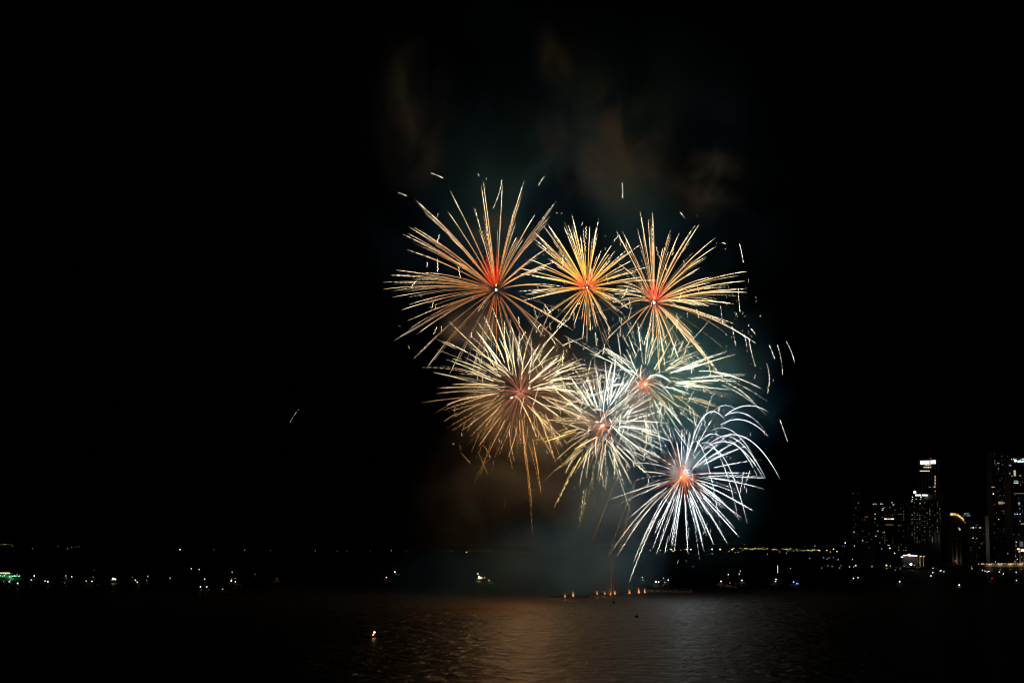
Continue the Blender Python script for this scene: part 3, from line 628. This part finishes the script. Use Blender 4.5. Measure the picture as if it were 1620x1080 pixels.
boat(625.4, 903, WH, 4, 'dark moored boat with a white masthead light and a dim orange deck strip', gb, rz=0.1, extras=[(0.5, 1.5, OR, .5, .3), (3.5, 0.9, OR, .3, .3)])
boat(610.5, 911.5, (1, .4, .85), 2.5, 'dark moored boat with a pink light left of the smoke bank', gb)
boat(367, 916.5, (1, .85, .6), 4, 'dark moored boat with a warm cabin light under two orange glints', gb, rz=0.2, extras=[(-0.2, 4.6, OR, .4, .35), (2.2, 4.8, OR, .4, .35)])
boat(180, 913.7, (.75, 1, .75), 9, 'moored boat with twin bright green-white lights mirrored in the water', gb, rz=0, r=0.75, extras=[(1.6, 2.9, (.7, 1, .7), 4, .5)])
b1 = boat(759, 911.4, (.85, 1, .85), 14, 'brightly lit white-green boat alone in front of the smoke bank', gb, rz=0.1, r=0.9, lz=2.8, extras=[(-1.6, 5.6, WH, 2.5, .5), (1.5, 2.4, WH, 3, .5), (3.6, 2.6, WH, 2, .3), (0, 2.2, (.7, 1, .8), 4, .6)])
lamp(b1, (-0.5, -3, 2.5), 150, (.8, 1, .85), 0.3, 'boat_glow')
# the party boat at the left edge
g = ground(8, 916.5); t = thing('excursion_boat', 'long two-deck boat with green bulbs and a yellow awning light at the left edge', 'boat', g)
MB().prism([(-18, -2.2), (8, -2.6), (14, 0), (8, 2.6), (-18, 2.2)], -0.3, 1.6).build('hull', M_HULL, t)
MB().box(-15, 6, -2, 2, 1.6, 3.6).box(-13, 4, -1.8, 1.8, 3.8, 5.2).build('cabin', M_CABIN, t)
MB().box(-16, 6.5, -2.3, 2.3, 5.2, 5.4).build('awning', M_PALE, t)
MB().box(-16, 4.5, -2.45, -2.31, 5.3, 5.9).build('awning_light', glow((1, .8, .3), 1.6), t)
for (dx, dz, b_) in [(0, 3.4, 1.2), (4.2, 2.6, 1), (6.8, 3.0, 1), (8, 3.2, 2), (9.5, 3.1, 1.5), (1, 4.4, .7), (11.5, 2.8, .9), (12.5, 3.2, .9), (-3, 3.4, 1), (-1.5, 3, .6), (10.5, 4.2, .5)]:
    MB().ball(dx, -2.6, dz, 0.42).build('green_bulb', glow((.25, 1, .45), 2*b_), t)
lamp(t, (6, -5, 2.6), 500, (.3, 1, .5), 0.3, 'bulb_glow')
gb2 = 'boats moored in front of the city'
for (x, y, c, b_) in [(1017,911.5,BL,.6),(1018,915.5,BL,.25),(1057.6,915.5,WH,.8),(1052,919,WH,.25),(1141.5,917.5,WH,1.1),(1152,907,WH,.9),(1169.5,906,WH,.6),(1171,901.5,WH,.4),(1172.5,916,WH,1.2),
     (1228.5,914.5,WH,.9),(1227.5,917.5,WH,.5),(1251,897.5,WH,.3),(1351,913,WH,.8),(1356.5,911.7,WH,.5),(1424,918,WH,1),(1472,909,WH,1),(1475,904,WH,.9),(1486.5,901.5,WH,.6),(1489,901,WH,.8),(1494,902.5,WH,.6),
     (1553.5,900.5,WH,.6),(1558,901.5,WH,.6),(1561,902.8,WH,.7),(1565,902,WH,.9),(1580.5,903,WH,.7),(1588,906,WH,.6),(1607,903.5,WH,.7),(1607,916,WH,.4)]:
    boat(x, y, c, 1.9*b_, 'small dark moored boat with a faint white light in front of the city shore', gb2, r=0.5)
boat(1038.6, 918, WH, 3, 'dark boat with a bright white light just right of the launch pontoons', gb2, r=0.6, rz=0, extras=[(1.4, 3.0, WH, 2.5, .4)])
boat(1050.5, 912.6, (1, .3, .5), 1.2, 'dark boat with a dim pink light right of the launch pontoons', gb2)
boat(1155.6, 920, (1, .1, .1), .5, 'dark boat with a very dim red light below the far shore row', gb2)
boat(1570, 913, (1, .05, .05), .5, 'dark boat with a very dim red light near the promenade', gb2)
boat(1256.5, 918.5, (.15, .35, 1), 2.6, 'boat with a vivid blue light at the right of the dark water', gb2, rz=0.2, extras=[(1.4, 2.2, (.15, .3, 1), 2, .5), (2.4, 1.9, (.1, .2, 1), 1, .4)])
g = ground(1230.5, 917); t = thing('sailing_yacht', 'tall-masted yacht with a string of small lights up its rigging', 'yacht', g)
MB().prism([(-6, -1.5), (3, -1.7), (7, 0), (3, 1.7), (-6, 1.5)], -0.3, 1.2).build('hull', M_HULL, t)
MB().box(-3, 1.5, -1, 1, 1.2, 2).build('cabin', M_CABIN, t); MB().cyl(0, 0, 1.2, 12.5, 0.09, 0.05).build('mast', M_POLE, t)
for i in range(7): MB().ball(0.12*(i % 2), -0.3, 6.2+i*0.85, 0.28).build('string_light', glow(WH, 1.0 if i % 3 else 1.7), t)
# lamp float close by
g = ground(591, 1007.5); t = thing('fishing_boat', 'small low boat with two warm lamps, alone on near black water to the left', 'boat', g)
MB().prism([(-2.6, -0.7), (1.4, -0.8), (3, 0), (1.4, 0.8), (-2.6, 0.7)], -0.15, 0.5).build('hull', M_HULL, t)
MB().cyl(0.25, 0, 0.5, 1.7, 0.04).cyl(-0.15, 0, 0.5, 0.9, 0.04).build('lamp_staff', M_POLE, t)
MB().ball(0.25, 0, 1.6, 0.28).build('lantern', glow((1, .8, .45), 7), t); MB().ball(-0.15, 0, 0.85, 0.24).build('lantern', glow((1, .45, .08), 3), t)
lamp(t, (0, -0.5, 1.3), 45, (1, .5, .15), 0.25, 'lantern_glow')
g = ground(1517.6, 927.5); t = thing('fishing_boat', 'small low boat with one yellow lamp and its reflection, below the city', 'boat', g)
MB().prism([(-2.6, -0.7), (1.4, -0.8), (3, 0), (1.4, 0.8), (-2.6, 0.7)], -0.15, 0.5).build('hull', M_HULL, t)
MB().cyl(0, 0, 0.5, 1.2, 0.04).build('lamp_staff', M_POLE, t); MB().ball(0, 0, 1.2, 0.45).build('lantern', glow((1, .85, .5), 3.5), t)
lamp(t, (0, -1, 1.2), 60, (1, .8, .45), 0.25, 'lantern_glow')
for k, (x, y, lb) in enumerate([(971, 953.5, 'tiny dark buoy just below the launch pontoons'), (1007, 976, 'round dark buoy alone on the lit water')]):
    g = ground(x, y); t = thing('buoy', lb, 'buoy', g, 'dark buoys on the lit water')
    MB().ball(0, 0, 0.25, 0.75, sz=0.8).build('float', M_BLACK, t, smooth=True); MB().cyl(0, 0, 0.8, 1.5, 0.08, 0.05).build('topmark', M_BLACK, t)
g = ground(1042, 935); t = thing('breakwater', 'thin low breakwater line at the right end of the flames', 'breakwater', g)
mb = MB()
for i in range(40):
    mb.ball(-7+i*0.5+random.uniform(-.2, .2), random.uniform(-.5, .5), 0.2, random.uniform(.35, .6), n=6, m=4)
mb.build('boulders', M_PALE, t)

# ------------------------------------------------------------------ city towers
def tower(name, label, x0, x1, ytop, D, depth, mat, wins=(), floors=None, ybase=None, group='dark towers of the city', rz=0.0, roofbits=True, ledge=True):
    a = pt(x0, ytop, D); b_ = pt(x1, ytop, D); w = (b_.x-a.x); h = a.z-1.0; cx = (a.x+b_.x)/2
    t = thing(name, label, 'building', (cx, D, 1.0), group)
    s = D/F0
    mb = MB().box(-w/2, w/2, 0, depth, 0, h)
    fl = floors or max(3, int(h/3.4)); fh = h/fl
    mb.build('wall', mat, t)
    if ledge:
        m2 = MB()
        for i in range(1, fl): m2.box(-w/2-0.15, w/2+0.15, -0.35, -0.003, i*fh-0.25, i*fh)
        m2.build('floor_ledges', mat, t)
        m3 = MB(); nb = max(2, int(w/4.5)); bw = w/nb
        for i in range(nb): m3.box(-w/2+i*bw+bw*0.18, -w/2+(i+1)*bw-bw*0.18, -0.06, -0.002, 1.0, h-1.2)
        m3.build('window_bands', M_GLASS, t)
    if roofbits:
        MB().box(-w/2-0.2, w/2+0.2, -0.4, depth+0.2, h+0.003, h+1.0).box(-w*0.2, w*0.15, depth*0.3, depth*0.7, h+1.0, h+4).build('roof', mat, t)
    cnt = 0
    for wn_ in wins:
        x, y, c, br = wn_[:4]; ww = (wn_[4] if len(wn_) > 4 else 1.6)*s; wh = (wn_[5] if len(wn_) > 5 else 1.2)*s
        p = pt(x, y, D-0.4); u, z = p.x-cx, p.z-1.0
        if abs(u) > w/2+1 or z < 0 or z > h+6: continue
        cnt += 1
        nm = wn_[6] if len(wn_) > 6 else 'window'
        if cnt <= 98 or nm != 'window':
            MB().box(u-ww/2, u+ww/2, -0.5, -0.30, z-wh/2, z+wh/2).build(nm, glow(c, br), t)
    return t
WY = (1, .88, .5); WG = (.9, 1, .6); WW = (1, .97, .88); WO = (1, .62, .3)
def rnd_wins(x0, x1, y0, y1, nx, ny, prob, cols=(WY, WW, WG), br=(0.08, 0.7), seed=0, w=1.3, h=1.1):
    r = random.Random(seed); L = []
    for j in range(ny):
        for i in range(nx):
            if r.random() < prob:
                x = x0+(x1-x0)*(i+0.5)/nx; y = y0+(y1-y0)*(j+0.5)/ny
                L.append((x, y, r.choice(cols), br[0]+(br[1]-br[0])*r.random()**2.0, w*r.uniform(.7, 1.5), h*r.uniform(.8, 1.2)))
    return L
# dim far-left towers
tower('tower_block', 'dim slender tower at the left end of the skyline', 1346, 1362, 771, 2500, 18, M_CONC, rnd_wins(1347, 1361, 774, 858, 5, 22, .22, br=(.01, .09), seed=3)+[(1351,841,WW,.8),(1341,823,WW,.2),(1358,795,WW,.2)])
tower('apartment_block', 'low dark block with a faint red light, left of the roof lamps', 1362, 1381, 812, 2380, 16, M_CONC, rnd_wins(1363, 1380, 815, 868, 5, 12, .16, br=(.02, .15), seed=4)+[(1371,817,(1,.1,.05),.4,4,1),(1364.7,854.6,WW,.8)])
tower('apartment_block', 'mid-height block with a row of small roof lamps and one bright bar of windows', 1381, 1419, 797, 2450, 20, M_CONC,
      [(1382,796.7,WW,.9),(1385.5,796.6,WW,.7),(1393.5,796.5,WW,.9),(1396,796.6,WW,.5),(1411,794.5,WW,.5),(1414,797.5,WY,.6),(1413,798.5,WY,.4),(1397,804,WW,.7,2.2),(1396,806.5,WW,.8,2),(1384.5,812.5,WW,.7),(1384.5,820,WW,.6),
       (1401,820.4,WW,1.4,4,1.8),(1406.5,820.4,WO,1.0,5,1.6),(1412,820.4,WW,1.5,4,1.8),(1407,829.5,WO,.15,12,1),(1389,839.5,WW,.6),(1399,841.5,WW,.5),(1385.5,847.5,WW,.8),(1405,862,WW,.5)]
      +rnd_wins(1382, 1418, 800, 872, 9, 18, .14, br=(.02, .2), seed=6), roofbits=False)
tower('apartment_block', 'dark lower block between the bar-lit block and the hotel tower', 1419, 1440, 800, 2480, 18, M_CONC, rnd_wins(1420, 1439, 802, 872, 5, 16, .3, br=(.03, .3), seed=7))
# tall tower with crown sign
W1 = [(1479.5, 753.5+i*2.55, WO if i % 2 else (1, .8, .6), .9 if i % 2 == 0 else .45, 1.9, 1.1) for i in range(19) if i not in (6, 7, 8, 10)]
W1 += [(1463.5+i*2.1, 735.3, WO, (1.0, 1.2, .6, 1.2, .5)[i], 1.2, 1.8) for i in range(5)]+[(1462+i*3.3, 738.8, WY, (.5, .7, 1.2, .6)[i], 2.4, 1.8) for i in range(4)]
W1 += [(1463, 744.6, (1, .97, .7), .8, 15.5, 1.4, 'light_strip'), (1478.5, 769.8, WO, .6, 3, 1.8), (1471, 770, WW, .15, 4, 1), (1446.5, 764, (1, .1, .2), .25), (1447.5,764.5,(1,.1,.1),.2)]
W1 += rnd_wins(1482, 1488, 800, 858, 2, 20, .45, br=(.1, .5), seed=12)+[(1474, 790.5, WW, 1.5, 2.8, 1.4)]
t = tower('hotel_tower', 'tallest tower, crowned by a band of white light panels', 1453, 1489, 727, 2480, 30, M_CONC, W1, roofbits=False)
s = 2480/F0; cx = t.location.x
def on(xp, yp, D=2480): p = pt(xp, yp, D-0.4); return p.x-cx, p.z-1.0
for (xa, xb, k) in [(1456, 1459.3, 1.5), (1459.9, 1464.2, 1.15), (1464.8, 1470, 1.25), (1470.8, 1472, 1.0), (1472.8, 1474.3, 1.5), (1474.9, 1476.3, 1.2), (1476.8, 1480, 1.5)]:
    u0, z0 = on(xa, 734.4-(xa-1456)*0.05); u1, z1 = on(xb, 728.6-(xa-1456)*0.05)
    MB().box(u0, u1, -1.2, -0.6, z0, z1).build('crown_panel', glow((.86, .92, 1), k), t)
u, z = on(1473.5, 724.6); MB().ball(u, 4, z, 0.9).build('aviation_light', glow((1, .05, .15), .8), t); MB().cyl(u, 4, on(0, 727)[1], z, 0.15).build('roof_mast', M_POLE, t)
MB().box(on(1453, 0)[0], on(1489, 0)[0], 0, 30, t.children[0].dimensions.z+0.0, t.children[0].dimensions.z+1.0).build('roof', M_CONC, t)
# hotel in front with round emblem and bar sign
W2 = rnd_wins(1441, 1485, 793, 858, 11, 20, .42, cols=(WY, WG, WW), br=(.03, .45), seed=22, w=1.0, h=0.9)+[(1443.5,785.8,WY,.9),(1443.5,789.6,BL,.7),(1442.5,792.8,WY,.8),(1457,786,WG,.9,2,2),(1449.5,789,WG,.5),(1456.5,789.5,BL,.5),(1455.5,796,WG,.7)]
t = tower('hotel_block', 'broad hotel block with a round white emblem and bar sign over speckled windows', 1440, 1486, 790, 2400, 24, M_CONC, W2, ledge=True, roofbits=False)
cx = t.location.x; D2 = 2400
MB().box(pt(1442,0,D2).x-cx, pt(1471,0,D2).x-cx, 3, 14, t.children[0].dimensions.z, pt(0,781,D2).z-1.0).build('roof', M_CONC, t)
p = pt(1447, 778.3, D2); mb = MB().ball(0, 0, 0, 2.0, n=16, m=9); v = [(x+p.x-cx, y*0.25-0.8, z+p.z-1.0) for x, y, z in mb.v]
mesh_obj('round_emblem', v, mb.f, glow((.88, .97, 1), 2.6), t)
for (xa, xb) in [(1448, 1457), (1458.8, 1467.6)]:
    a = pt(xa, 784.1, D2); b_ = pt(xb, 781.7, D2); n_ = 4; wd = (b_.x-a.x)/n_
    for i in range(n_):
        zt = b_.z-1.0-(0.35 if (i == 3 and xa > 1450) else 0)
        MB().box(a.x-cx+i*wd+0.05, a.x-cx+(i+1)*wd-0.05, -1.0, -0.5, a.z-1.0, zt).build('sign_letter', glow((.8, .95, 1), 2.0), t)
# golden arched roof hall
t = tower('arched_hall', 'dark hall with a golden lit curved roof edge', 1499, 1527, 823, 2420, 26, M_CONC, [(1517,834.8,WY,.8,1.2,1.6),(1518.6,837,WY,1.0,1.4,2.6),(1514,809,(1,.2,.15),.15),(1515,811,WW,.3,2,1),(1527,826,(1,.5,.4),.2,3,1.3),(1512,826,(1,.1,.1),.04)], roofbits=False)
cx = t.location.x
ARC = [(1508.5, 812.6), (1511, 813), (1514, 814), (1517, 815.5), (1520, 817.6), (1522.5, 819.6), (1525, 822.4)]
v = []
for (x, y) in ARC:
    a = pt(x, y-1.7, 2420); b_ = pt(x-0.4, y+1.6, 2420); v += [(a.x-cx, -0.9, a.z-1), (b_.x-cx, -0.9, b_.z-1), (b_.x-cx, 10, b_.z-1), (a.x-cx, 10, a.z-1)]
f = [(4*i+j, 4*i+4+j, 4*i+4+(j+1) % 4, 4*i+(j+1) % 4) for i in range(len(ARC)-1) for j in range(4)]+[(0, 1, 2, 3), (4*len(ARC)-1, 4*len(ARC)-2, 4*len(ARC)-3, 4*len(ARC)-4)]
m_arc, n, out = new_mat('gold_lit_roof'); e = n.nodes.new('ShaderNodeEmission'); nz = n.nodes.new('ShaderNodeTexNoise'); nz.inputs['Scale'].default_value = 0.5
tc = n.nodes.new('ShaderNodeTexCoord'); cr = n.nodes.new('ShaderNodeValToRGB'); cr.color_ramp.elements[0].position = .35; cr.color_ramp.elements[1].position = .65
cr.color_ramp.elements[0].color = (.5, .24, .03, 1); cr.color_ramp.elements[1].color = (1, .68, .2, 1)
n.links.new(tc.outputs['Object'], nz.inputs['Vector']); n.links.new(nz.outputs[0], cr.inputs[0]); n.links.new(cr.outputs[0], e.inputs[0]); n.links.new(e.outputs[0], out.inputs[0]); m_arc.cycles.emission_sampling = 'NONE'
mesh_obj('lit_roof_edge', v, f, m_arc, t)
a = pt(1505, 813, 2420); MB().ball(a.x-cx, -1.5, a.z-1, 2.0, n=10, m=7).build('corner_light', glow((1, .68, .25), 1.0), t)
v = []
for (x, y) in ARC: a = pt(x, y+1.8, 2420); v += [(a.x-cx, 0.05, a.z-1), (a.x-cx, 24, a.z-1)]
k = len(v)
for (x, y) in ARC: a = pt(x, 823.2, 2420); v += [(a.x-cx, 0.05, a.z-1), (a.x-cx, 24, a.z-1)]
f = [(2*i, 2*i+2, 2*i+3, 2*i+1) for i in range(len(ARC)-1)]+[(2*i, k+2*i, k+2*i+2, 2*i+2) for i in range(len(ARC)-1)]
mesh_obj('vault', v, f, M_CONC, t)
# others
tower('office_block', 'dark block with pale cyan roof lights behind the golden arch', 1524, 1536, 812, 2520, 14, M_CONC, [(1526,811.8,(.6,1,.9),.6,1.5,1),(1528,812,(.7,1,.9),.5),(1531.5,811.4,(.6,1,.9),.6,2,1),(1532.5,815,(.4,.9,.9),.4,5,1.2),(1526,815,(.3,.8,.9),.15,6,1)], roofbits=False)
t = tower('apartment_block', 'dark block with two reddish window lights left of the pale strip', 1533, 1559, 828, 2350, 18, M_CONC, [(1536.5,834.3,(1,.5,.4),.3,3.5,1.2),(1539.8,834.2,WW,1.5,1.7,1.7),(1544,834,WW,.25),(1550.5,834.2,(1,.65,.5),.6,3,1.7),(1545,830,WW,.1),(1530,858.5,(.4,.8,.9),.25,4.5,1.6),(1553,859.5,(.4,.8,.9),.15,3,1)]+rnd_wins(1534, 1558, 838, 880, 7, 10, .08, br=(.02, .15), seed=9))
t = thing('concrete_pylon', 'slim pale grey concrete lift tower standing by itself', 'tower', (pt(1563, 870, 2300).x, 2300, 1.0))
hh = pt(1563, 817, 2300).z-1; MB().box(-2.3, 2.3, 0, 5, 0, hh).build('shaft', M_PALE, t); MB().box(-2.6, 2.6, -0.3, 5.3, hh, hh+0.8).build('cap', M_PALE, t)
lamp(t, (-6, -30, hh*0.55), 2300, (1, .95, .85), 1.0, 'shaft_light')  # point light in front of the shaft, about mid height
t = tower('lit_facade_house', 'small block whose brown facade is softly floodlit', 1506, 1520, 852, 2260, 14, M_PALE, [], floors=5)
lamp(t, (0, -7, 5), 350, (1, .6, .35), .5, 'facade_glow')
W8 = rnd_wins(1572, 1604, 716, 882, 11, 48, .17, cols=(WW, BL, WY), br=(.01, .14), seed=31)+[(1580,732.5,BL,.4,2),(1577.8,732.5,BL,.3),(1586,734.5,BL,.15),(1592,735,(.4,1,.8),.2,3),(1579.5,741,WY,.35,1.4,1.6),(1571.5,780.8,WW,1.5,1.8,1.6),
     (1595,783,WY,.5,3),(1567,769.8,WO,.4,3),(1571,770,WO,.5,5),(1583,795,WO,.35,7,4),(1588.5,795,WO,.5,1.6,2),(1595.7,794,WW,.6,3),(1596,811.5,(.8,1,.9),1.2,4.2,1.8),(1580,821,WW,.8),(1581,831,WY,.4,3),(1596,830.8,WY,.5,4),(1603.5,834,WY,.4,3),(1571.5,854,WW,.5),(1593.5,875.5,WW,.7)]
tower('residential_tower', 'big dark tower scattered with faint windows near the right edge', 1568, 1601, 714, 2440, 30, M_CONC, W8)
W9 = [(1600.3,726.3,WW,.8,1,1.6),(1603.7,725.8,WW,1,1.8,1.4),(1615.5,725.8,WW,.7,1,1.4),(1618.5,725.6,WW,1.2,2.4,1.4),(1598,735.8,(1,.6,.55),.5,4,1.3),(1605.4,748,WY,.5,3.2,9),(1597.5,748.5,WW,.5),(1601,752.5,WW,.4),(1614,752,WY,.35,3),
      (1607.5,760.3,(.5,1,.75),.45,6.5,1.2),(1607.5,763.4,(.6,1,.8),.8,7,1.8),(1615,766.5,(1,.03,.03),.7,1.4,1.4),(1612,780.2,WW,.2,16,.7),(1612.3,795,BL,.7,3),(1612.4,797.6,BL,.5,2.4),(1613.5,804,BL,.3),(1605.5,812.7,BL,.9),(1609.3,812.6,BL,1.3),(1614,812.6,BL,1.3),
      (1613.8,823.8,WW,.5),(1617.5,828,WY,.4,5,1.2)]+rnd_wins(1602, 1619, 740, 850, 6, 32, .14, br=(.01, .12), seed=41)
t = tower('sign_tower', 'tower cut by the right edge with a round emblem and cyan-white sign', 1597, 1650, 724, 2380, 30, M_CONC, W9, roofbits=False)
cx = t.location.x; p = pt(1606.2, 728.4, 2380); mb = MB().ball(0, 0, 0, 1.7, n=16, m=9)
mesh_obj('round_emblem', [(x+p.x-cx, y*0.25-0.8, z+p.z-1.0) for x, y, z in mb.v], mb.f, glow((.85, .97, 1), 3), t)
for i in range(6):
    xa = 1609.6+i*1.75; a = pt(xa, 731, 2380); b_ = pt(xa+1.6, 728.1-(0.5 if i in (2, 5) else 0), 2380)
    MB().box(a.x-cx, b_.x-cx, -1.0, -0.5, a.z-1, b_.z-1).build('sign_letter', glow((.62, .92, 1), 1.7-0.12*i), t)
# floodlit low building at right edge
t = tower('seafront_restaurant', 'low seafront building at the right edge with warmly floodlit columns', 1606, 1640, 852, 2120, 18, M_PALE, [(1608,857,WW,.6,2,1.6),(1607.5,862.5,WO,.4,1.5,1.5),(1611,868,WO,1.6,4,2.4),(1618,870,(1,.7,.45),2.2,6,3.4),(1612.5,872,WW,.7,2,2),(1616,860,BL,.12,5,8)], floors=6)
lamp(t, (-4, -5, 4), 500, (1, .6, .35), .5, 'facade_glow')
# lit pavilion roof
t = thing('pavilion', 'waterfront pavilion outlined by pinkish-white roof lights above the floodlight', 'pavilion', (pt(1440, 880, 2060).x, 2060, 1.0))
cx = t.location.x
zr = lambda y: pt(0, y, 2060).z-1.0
MB().prism([(-9.5, 0), (9.5, 0), (9.5, 10), (-9.5, 10)], 0, zr(879.5)).build('wall', M_CONC, t)
mesh_obj('roof', [(-11, -1.5, zr(879)), (11, -1.5, zr(879)), (11, 12, zr(879)), (-11, 12, zr(879)), (-7, 5, zr(876)), (7, 5, zr(876))], [(0, 1, 5, 4), (1, 2, 5), (2, 3, 4, 5), (3, 0, 4), (3, 2, 1, 0)], M_CONC, t)
for (x0, x1, y, c, k) in [(1425, 1428.5, 880.5, WW, 1.6), (1428.5, 1433, 878, WW, 2.4), (1433, 1437, 877.8, (1, .7, .4), 2.0), (1436, 1440, 876.3, (1, .9, .5), 1.6), (1437, 1444, 878.4, (1, .75, .9), 2.4), (1444, 1451, 878.6, (.9, .75, 1), 2.0), (1455, 1458, 879.5, (1, .7, .3), 1.0), (1460, 1463, 879.6, (1, .7, .3), .6)]:
    a = pt(x0, y+.7, 2056); b_ = pt(x1, y-.7, 2056)
    if x0 < 1452: MB().box(a.x-cx, b_.x-cx, -5, -4.6, a.z-1, b_.z-1).build('eave_light', glow(c, k), t)
    else: MB().box(a.x-cx, b_.x-cx, -5, -4.6, a.z-1, b_.z-1).box(a.x-cx, a.x-cx+.2, -4.9, -4.7, 0, a.z-1).build('string_light', glow(c, k), t)
MB().box(-9.6, -9.2, -4.9, -4.5, 0, zr(880)).box(9.2, 9.6, -4.9, -4.5, 0, zr(880)).build('post', M_POLE, t)
lamp(t, (4, -7, zr(882)), 60, (1, .75, .5), .5, 'eave_glow')
# dark palms and trees along the city foot
def tree(x, y, h, label, seed):
    r = random.Random(seed); g = ground(x, y, 1.5); D = g.y
    t = thing('shore_tree', label, 'tree', g, 'dark trees at the foot of the city')
    MB().cyl(0, 0, 0, h*.5, .28, .16).cyl(.3, 0, h*.35, h*.62, .14, .08).build('trunk', M_BLACK, t)
    v, f = [], []
    for i in range(260):
        q = Vector((r.gauss(0, 1), r.gauss(0, 1), r.gauss(0, 1))).normalized()*(r.random()**.4)
        c = Vector((q.x*h*.36, q.y*h*.36, h*.68+q.z*h*.3)); a = Vector((r.gauss(0, 1), r.gauss(0, 1), r.gauss(0, 1))).normalized(); b2 = a.orthogonal().normalized()
        k = len(v); s_ = r.uniform(.3, .65); v += [c-a*s_, c+b2*s_*.5, c+a*s_, c-b2*s_*.5]; f.append((k, k+1, k+2, k+3))
    mesh_obj('crown', v, f, m_leaf, t)
m_leaf = surf('dark_leaves', (0.05, 0.08, 0.03), 0.8)
for k, (x, lb) in enumerate([(1366, 'dark bushy tree left of the bright cream lamp'), (1392, 'dark tree between the yellow lamp and the low block'), (1462, 'dark tree right of the lit pavilion'), (1500, 'dark tree below the arched hall'),
                             (1528, 'dark tree below the block with reddish windows'), (1558, 'dark tree below the pale lift tower'), (1586, 'dark tree behind the promenade lamps')]):
    tree(x, 896, 8+k % 3, lb, k+1)
